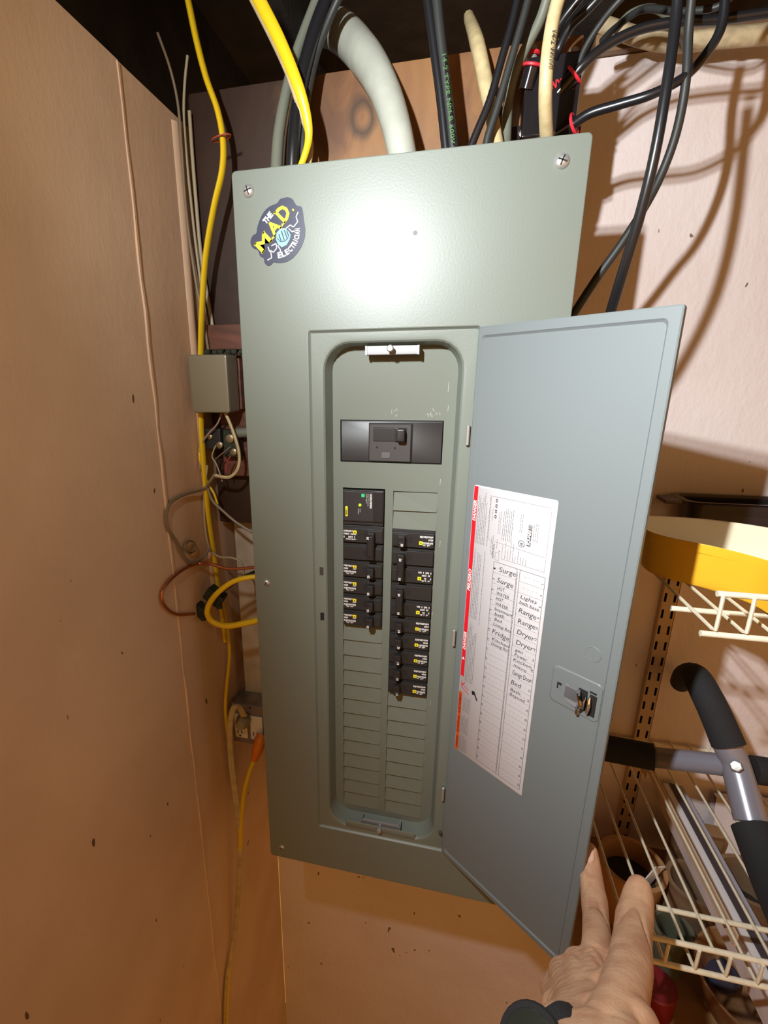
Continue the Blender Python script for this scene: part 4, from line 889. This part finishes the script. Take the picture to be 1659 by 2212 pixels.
# grey exercise bar with foam grips, lying on the lower shelf
def P3(px, py, z): return atz(px, py, z)
eb = empty('exercise_bar', tuple(atz(1585, 1660, za + .04)), 'grey tubular exercise bar with black foam grips lying on the lower shelf', 'exercise bar')
R_ = .0165
zt = za + .06
J = at(1590, 1655, .09)
Lf = at(1290, 1612, .175); Ls = at(1415, 1636, .155)
Tp = at(1497, 1458, .155); Tm = at(1572, 1612, .10)
Bm = at(1622, 1775, .04); Be = at(1700, 1950, -.02)
dpj = lambda p, px: px * depth_of(p) / F / 2
part(MB().tube([at(1503, 1462, .17), at(1530, 1510, .135), Tm, J, Bm], [dpj(Tp, 40), dpj(Tp, 45), dpj(Tm, 54), dpj(J, 56), dpj(Bm, 62)], seg=18, sub=3), 'upright_tube', m_tube, eb)
part(MB().tube([Ls - (J - Ls) * .9, Ls, J], [dpj(Ls, 40), dpj(Ls, 42), dpj(J, 46)], seg=18, sub=2), 'cross_tube', m_tube, eb)
part(MB().tube([at(1470, 1475, .27), at(1482, 1460, .215), at(1503, 1462, .17), at(1530, 1510, .135), at(1553, 1560, .115), at(1574, 1610, .098)], [dpj(Tp, 44), dpj(Tp, 50), dpj(Tp, 55), dpj(Tp, 58), dpj(Tm, 62), dpj(Tm, 64)], seg=20, sub=5), 'foam_grip', m_foam, eb)
part(MB().tube([Lf - (Ls - Lf) * .5, Lf, Ls + (Ls - Lf) * -.02], [dpj(Lf, 54), dpj(Lf, 54), dpj(Ls, 55)], seg=20, sub=2), 'foam_grip', m_foam, eb)
part(MB().tube([at(1622, 1783, .036), at(1648, 1840, .008), at(1680, 1910, -.030), at(1720, 1990, -.075)], [dpj(Bm, 74), dpj(Bm, 80), dpj(Bm, 86), dpj(Bm, 90)], seg=20, sub=3), 'foam_grip', m_foam, eb)
part(MB().tube([at(1625, 1662, .10), at(1665, 1668, .10), at(1740, 1682, .10)], [dpj(J, 58), dpj(J, 58), dpj(J, 58)], seg=20, sub=2), 'foam_grip', m_foam, eb)
c = at(1596, 1641, .068); dn = (Vector(CAMC) - J).normalized(); qm = dn.to_track_quat('Z', 'Y').to_matrix().to_4x4()
part(MB().lathe([(.0085, 0), (.0085, .003), (.0065, .0055), (.002, .006)], (0, 0, 0), seg=6).xf(Matrix.Translation(J + dn * .0225) @ qm), 'bolt', m_steel, eb)

# wooden shelf under the wire shelf, with the pots and jars
sz = -.125
thing1(MB().box(.52, 1.3, -.12, WY - .012, sz - .02, sz, b=.002), 'wooden_shelf', wood_mat('shelf_board_wood', (.46, .27, .11), (.30, .16, .06), scale=(1, 3, 1)), 'brown wooden shelf board holding pots and jars under the wire shelf', 'shelf')
def pot(cx, cy, z0, z1, r0, r1, m, name, label, cat, inner, fill=None, fm=None):
    e = empty(name, (cx, cy, z0), label, cat)
    part(MB().lathe([(r0, 0), (r0 + .002, .003), (r1 * .98, z1 - z0 - .012), (r1, z1 - z0 - .010), (r1 + .001, z1 - z0), (r1 - .006, z1 - z0), (r1 - .008, z1 - z0 - .012), (r0 - .004, .01)], (cx, cy, z0), seg=32, caps=(True, False)), 'body', m, e)
    if fill: part(MB().lathe([(.0005, fill + .004), (r1 * .6, fill + .003), (r1 - .010, fill)], (cx, cy, z0), seg=24, caps=(False, False)), 'contents', fm, e)
    return e
pc_ = atz(1366, 1862, -.005); pot(pc_.x, pc_.y, sz + .001, -.005, .036, .052, m_terra, 'flower_pot', 'brown stoneware pot of dark earth beside the fingertips', 'pot', None, .082, m_soil)
wp_ = atz(1408, 1885, .0); thing1(MB().box(-.012, .012, -.0012, .0012, -.035, .030, b=.001).xf(Matrix.Translation((wp_.x, wp_.y, -.012)) @ Matrix.Rotation(.35, 4, 'Y') @ Matrix.Rotation(.5, 4, 'Z')), 'plant_tag', m_white, 'white plastic tag standing in the pot of dark earth', 'plant tag')
j1 = atz(1500, 1905, -.01); pot(j1.x, j1.y, sz + .001, -.010, .034, .040, m_jarbrown, 'clay_jar', 'tan rimmed jar under the white slats, middle of the three', 'jar', None, .05, m_soil)
j2 = atz(1415, 1930, -.035); pot(j2.x + .012, j2.y - .045, sz + .001, -.045, .024, .029, m_jar, 'glass_jar', 'dusty green glass jar under the shelf lip by the thumb', 'jar', None)
j3 = atz(1622, 1900, -.01); pot(j3.x, j3.y, sz + .001, -.012, .042, .048, m_jarbrown, 'clay_jar', 'broad tan jar right of the white slats at the frame edge', 'jar', None, .05, m_soil)
# long slats lying front to back under the wire shelf
G6 = 'long plastic slats lying under the lower wire shelf'
for (xa, xb, m_, zz_, lab_) in ((1447, 1655, m_whiteslat, .040, 'widest white plastic slat lying front to back under the wire shelf'),):
    pass
def slat(px0, py0, px1, py1, wd_, th, z, m_, label):
    a_ = atz(px0, py0, z); b_ = atz(px1, py1, z)
    ay = min(a_.y, WY - .02)
    return thing1(MB().box(a_.x, a_.x + wd_, min(b_.y, ay), ay, z - th, z, b=.0008), 'plastic_strip', m_, label, 'slat', G6)
for px0, wd_, th, z, m_, lab_ in ((1424, .020, .034, .034, m_sack, 'crumpled clear white strip leftmost under the wire shelf'),
                             (1437, .0115, .016, .040, m_whiteslat, 'left white slat under the wire shelf'),
                             (1450, .0100, .018, .042, m_slatdark, 'dark slat between the white ones under the shelf'),
                             (1459, .0150, .016, .040, m_slatblue, 'blue-grey slat right of the dark one under the shelf')):
    x_ = atz(px0, 1700, z).x
    thing1(MB().box(x_, x_ + wd_, -.10, WY - .015, z - th, z, b=.0010), 'plastic_strip', m_, lab_, 'slat', G6)
thing1(MB().box(atz(1424, 1700, .0).x - .004, atz(1500, 1700, 0).x, .212, .240, sz + .001, .0035, b=.003), 'support_block', m_oldwood, 'wood block propping the long slats above the shelf board', 'block')
# wrinkled white sack leaning on the wall, right
sk = MB(); random.seed(9)
rows_ = []
for j in range(14):
    v = j / 13; row = []
    for i in range(14):
        u = i / 13; x = .80 + u * .34; z = sz + .003 + v * (.155 + .03 * u); y = WY - .03 - .10 * (1 - v) * math.sin(PI * min(1, u + .1)) - .012 * math.sin(u * 17 + v * 5) * (1 - abs(v - .5)) 
        row.append(Vector((x, y, z)))
    rows_.append(row)
sk.rings(rows_, closed=False)
sk.rings([[Vector((p.x, WY - .012, p.z)) for p in r] for r in rows_], closed=False)
n0 = len(rows_[0]); sk.rings([rows_[-1], [Vector((p.x, WY - .012, p.z)) for p in rows_[-1]]], closed=False); sk.rings([rows_[0], [Vector((p.x, WY - .012, p.z)) for p in rows_[0]]], closed=False)
thing1(sk, 'paper_sack', m_sack, 'wrinkled pinkish white sack leaning on the wall behind the slats', 'sack')
# bowl, navy lid and red tin at the bottom right
bc = atz(1625, 2115, -.035)
bw = empty('serving_bowl', (bc.x, bc.y, sz + .001), 'large glazed tan and brown bowl at the bottom right under the shelf', 'bowl')
part(MB().lathe([(.03, .0), (.040, .002), (.062, .025), (.080, .080), (.082, .083), (.078, .083), (.058, .030), (.03, .010), (.0005, .009)], (0, 0, 0), seg=40, caps=(True, False)).xf(Matrix.Translation((bc.x + .012, bc.y - .005, sz + .004)) @ Matrix.Rotation(-.0, 4, 'X')), 'bowl_body', m_bowl, bw)
lc_ = atz(1540, 2095, -.075); thing1(MB().lathe([(.024, 0), (.026, .002), (.026, .010), (.020, .012)], (lc_.x + .012, lc_.y + .005, -.0900), seg=24), 'jar_lid', m_navy, 'round navy lid lying in the tan bowl', 'lid')
rc = atz(1425, 2125, -.06); thing1(MB().lathe([(.028, 0), (.028, .045), (.026, .047), (.0005, .047)], (rc.x + .002, rc.y + .012, sz + .001), seg=28), 'round_tin', m_redthing, 'dark red round tin beside the wrist, left of the bowl', 'tin')
thing1(MB().box(rc.x - .07, rc.x + .10, -.119, -.05, sz - .09, sz - .021, b=.003), 'storage_box', mat('dark_navy_box', (.03, .025, .05), .5), 'dark navy box under the front of the wooden shelf', 'box')
# ================================================================== THE HAND holding the door
def skin_mat():
    m = bpy.data.materials.new('skin'); m.use_nodes = True; nt = m.node_tree; b = nt.nodes['Principled BSDF']; L = nt.links
    b.inputs['Roughness'].default_value = .5; b.inputs['Subsurface Weight'].default_value = .12; b.inputs['Subsurface Radius'].default_value = (.006, .003, .0015)
    b.inputs['Specular IOR Level'].default_value = .35
    tc = nt.nodes.new('ShaderNodeTexCoord')
    n = nt.nodes.new('ShaderNodeTexNoise'); n.inputs['Scale'].default_value = 45; n.inputs['Detail'].default_value = 4; L.new(tc.outputs['Object'], n.inputs['Vector'])
    r = nt.nodes.new('ShaderNodeValToRGB'); r.color_ramp.elements[0].position = .35; r.color_ramp.elements[1].position = .65
    r.color_ramp.elements[0].color = (.50, .275, .165, 1); r.color_ramp.elements[1].color = (.64, .40, .25, 1); L.new(n.outputs[0], r.inputs[0]); L.new(r.outputs[0], b.inputs['Base Color'])
    v = nt.nodes.new('ShaderNodeTexVoronoi'); v.inputs['Scale'].default_value = 420; L.new(tc.outputs['Object'], v.inputs['Vector'])
    n2 = nt.nodes.new('ShaderNodeTexNoise'); n2.inputs['Scale'].default_value = 90; n2.inputs['Detail'].default_value = 6; L.new(tc.outputs['Object'], n2.inputs['Vector'])
    ad = nt.nodes.new('ShaderNodeMath'); ad.operation = 'MULTIPLY_ADD'; L.new(v.outputs['Distance'], ad.inputs[0]); ad.inputs[1].default_value = .35; L.new(n2.outputs[0], ad.inputs[2])
    bp = nt.nodes.new('ShaderNodeBump'); bp.inputs['Strength'].default_value = .35; bp.inputs['Distance'].default_value = .0015; L.new(ad.outputs[0], bp.inputs['Height']); L.new(bp.outputs[0], b.inputs['Normal'])
    return m
m_skin = skin_mat()
def ball(mb, c, r, seg=14):
    mb.lathe([(max(r * math.sin(PI * k / 10), 1e-5), -r * math.cos(PI * k / 10)) for k in range(11)], c, seg=seg)
def chain(mb, pts):     # pts: (px, py, depth, width px)
    P = [atd(*p[:3]) for p in pts]; R_ = [p[3] * p[2] / F / 2 for p in pts]
    for i in range(len(P) - 1):
        n = 7
        for k in range(n + (1 if i == len(P) - 2 else 0)):
            t = k / n; ball(mb, P[i].lerp(P[i + 1], t), R_[i] + (R_[i + 1] - R_[i]) * t)
    return P, R_
hm = MB()
idx = [(1271, 1839, .574, 38), (1272, 1858, .572, 44), (1277, 1893, .560, 47), (1281, 1925, .545, 50), (1284, 1948, .533, 55), (1287, 1985, .508, 54), (1290, 2040, .465, 62), (1291, 2075, .445, 70)]
thm = [(1381, 1917, .505, 48), (1379, 1937, .50, 60), (1374, 1968, .488, 68), (1369, 1990, .476, 73), (1366, 2030, .450, 76), (1362, 2085, .415, 88), (1345, 2160, .375, 100), (1320, 2235, .345, 120)]
chain(hm, idx); chain(hm, thm)
wl_, wr_ = (1235, 2262, .340, 120), (1345, 2262, .335, 120)
for mc in ((1291, 2078, .445, 72), (1252, 2088, .450, 70), (1219, 2106, .458, 66), (1196, 2136, .468, 58)):
    chain(hm, [mc, ((mc[0] + 1290) / 2 - 10, (mc[1] + 2262) / 2, .395, 92), (1250 if mc[0] < 1240 else 1310, 2262, .342, 125)])
chain(hm, [(1196, 2136, .468, 54), (1219, 2106, .460, 60), (1252, 2088, .452, 62), (1291, 2078, .447, 62)])
chain(hm, [(1205, 2180, .42, 70), (1250, 2170, .405, 80), (1320, 2150, .395, 90), (1360, 2110, .405, 80)])
chain(hm, [(1206, 2215, .385, 80), (1300, 2215, .362, 110), (1368, 2215, .355, 110)])
chain(hm, [(1300, 2090, .450, 52), (1335, 2085, .440, 50), (1362, 2085, .420, 70)])
# middle, ring and little fingers curl away behind the door's edge
chain(hm, [(1252, 2088, .452, 62), (1250, 2076, .505, 50), (1262, 2090, .545, 44), (1272, 2112, .545, 40)])
chain(hm, [(1219, 2106, .460, 58), (1228, 2112, .515, 46), (1248, 2130, .540, 40), (1262, 2150, .53, 36)])
chain(hm, [(1196, 2136, .468, 52), (1206, 2146, .510, 42), (1228, 2165, .525, 36), (1245, 2180, .51, 32)])
# wrist and forearm run back towards the photographer
chain(hm, [wl_, (1225, 2400, .29, 150), (1200, 2620, .235, 200)]); chain(hm, [wr_, (1350, 2400, .285, 150), (1370, 2620, .23, 200)]); chain(hm, [(1290, 2262, .337, 128), (1290, 2400, .287, 150), (1290, 2620, .232, 200)])
pbase = atd(1290, 2400, .30)
person = empty('person', tuple(pbase), 'left hand with raised index finger and thumb pressing the open door edge', 'person')
raw = hm.build('raw', m_skin, recalc=False); raw.modifiers.clear()
md = raw.modifiers.new('r', 'REMESH'); md.mode = 'VOXEL'; md.voxel_size = .0016; md.use_smooth_shade = True
sm_ = raw.modifiers.new('s', 'SMOOTH'); sm_.iterations = 9; sm_.factor = .5
bpy.context.view_layer.update()
me = bpy.data.meshes.new_from_object(raw.evaluated_get(bpy.context.evaluated_depsgraph_get()))
bpy.data.objects.remove(raw)
n = len(me.vertices); co = np.empty(n * 3); me.vertices.foreach_get('co', co); co = co.reshape(-1, 3)
no = np.empty(n * 3); me.vertices.foreach_get('normal', no) if hasattr(me.vertices[0], 'normal') else None; no = no.reshape(-1, 3)
# knuckle creases and tendons pressed into the surface
def crease(px, py, D, wpx, hpx, depth):
    global co
    c = np.array(atd(px, py, D)); q = (co - c) @ CAMR.T; k = D / F
    g = np.exp(-(q[:, 0] / (wpx * k)) ** 2 - (q[:, 1] / (hpx * k)) ** 2) * (np.abs(q[:, 2]) < .03) * ((no @ (CAMC - c)) > 0)
    co = co - no * (g * depth)[:, None]
for (x, y, D) in ((1277, 1893, .547), (1284, 1944, .518), (1284, 1953, .514), (1284, 1936, .522)):
    crease(x, y, D, 20, 2.2, .0011)
for (x, y, D) in ((1371, 1978, .463), (1370, 1987, .458), (1369, 1996, .454)): crease(x, y, D, 26, 2.4, .0011)
for (x0, y0, x1, y1, D0_, D1_) in ((1290, 2060, 1285, 2190, .432, .36), (1252, 2085, 1262, 2190, .43, .36)):
    for k in range(12):
        t = k / 11; crease(x0 + (x1 - x0) * t, y0 + (y1 - y0) * t, D0_ + (D1_ - D0_) * t, 7, 10, -.0005)
for (x, y, D) in ((1272, 2100, .42), (1310, 2110, .41), (1325, 2095, .415), (1236, 2110, .43)): crease(x, y, D, 9, 22, .0012)
me.vertices.foreach_set('co', (co - np.array(pbase)).ravel()); me.materials.clear(); me.materials.append(m_skin); me.polygons.foreach_set('use_smooth', [True] * len(me.polygons)); me.name = 'hand'
hand = bpy.data.objects.new('hand', me); COL.objects.link(hand); hand.parent = person
# finger nail on the index finger
nc = atd(1272, 1847, .5745 - 20 * .574 / F); toc = (Vector(CAMC) - nc).normalized(); up_ = (atd(1271, 1830, .574) - atd(1277, 1893, .560)).normalized(); sx__ = up_.cross(toc).normalized(); fw = sx__.cross(up_).normalized()
nm = MB(); R_ = []
for j in range(7):
    v = -1 + 2 * j / 6; R_.append([nc + sx__ * (.0066 * math.sin(a) * math.sqrt(max(1 - (abs(v)) ** 4, .02))) + up_ * (.0082 * v) + fw * (.0030 * (math.cos(a) - .72) - .0016 * abs(v) ** 3) for a in [-.95 + 1.9 * i / 8 for i in range(9)]])
nm.rings(R_, closed=False)
o = part(nm, 'fingernail', mat('nail', (.66, .42, .32), .28, spec=.5), person)
# black wrist watch
wc = atd(1152, 2262, .335); tocam = (Vector(CAMC) - wc).normalized()
wt_ = empty('wristwatch', tuple(wc), 'black wristwatch on the wrist at the bottom edge of the picture', 'watch')
q_ = (tocam + Vector((-.5, 0, .25))).to_track_quat('Z', 'Y').to_matrix().to_4x4()
T_ = Matrix.Translation(wc) @ q_
part(MB().lathe([(.0215, -.006), (.0235, -.004), (.0240, .002), (.0225, .005), (.0195, .0058)], seg=28).xf(T_), 'case', m_foam, wt_)
part(MB().lathe([(.0195, .0052), (.0185, .0064), (.001, .0070)], seg=28).xf(T_), 'dial_glass', mat('dark_watch_glass', (.02, .028, .024), .12), wt_)
for a in (.5, -.5): part(MB().lathe([(.0025, .022), (.0025, .0262)], seg=10, axis='X').xf(T_ @ Matrix.Rotation(a, 4, 'Z')), 'button', m_grayplast, wt_)
Pst = [T_ @ Vector((0, y, z)) for y, z in ((.020, -.002), (.030, -.010), (.034, -.024))]
Pst2 = [T_ @ Vector((0, -y, z)) for y, z in ((.020, -.002), (.030, -.010), (.034, -.024))]
for pp in (Pst, Pst2): part(MB().tube(pp, .0022, flat=4.5, seg=12, updir=tuple((T_.to_3x3() @ Vector((0, 0, 1))))), 'strap', m_foam, wt_)
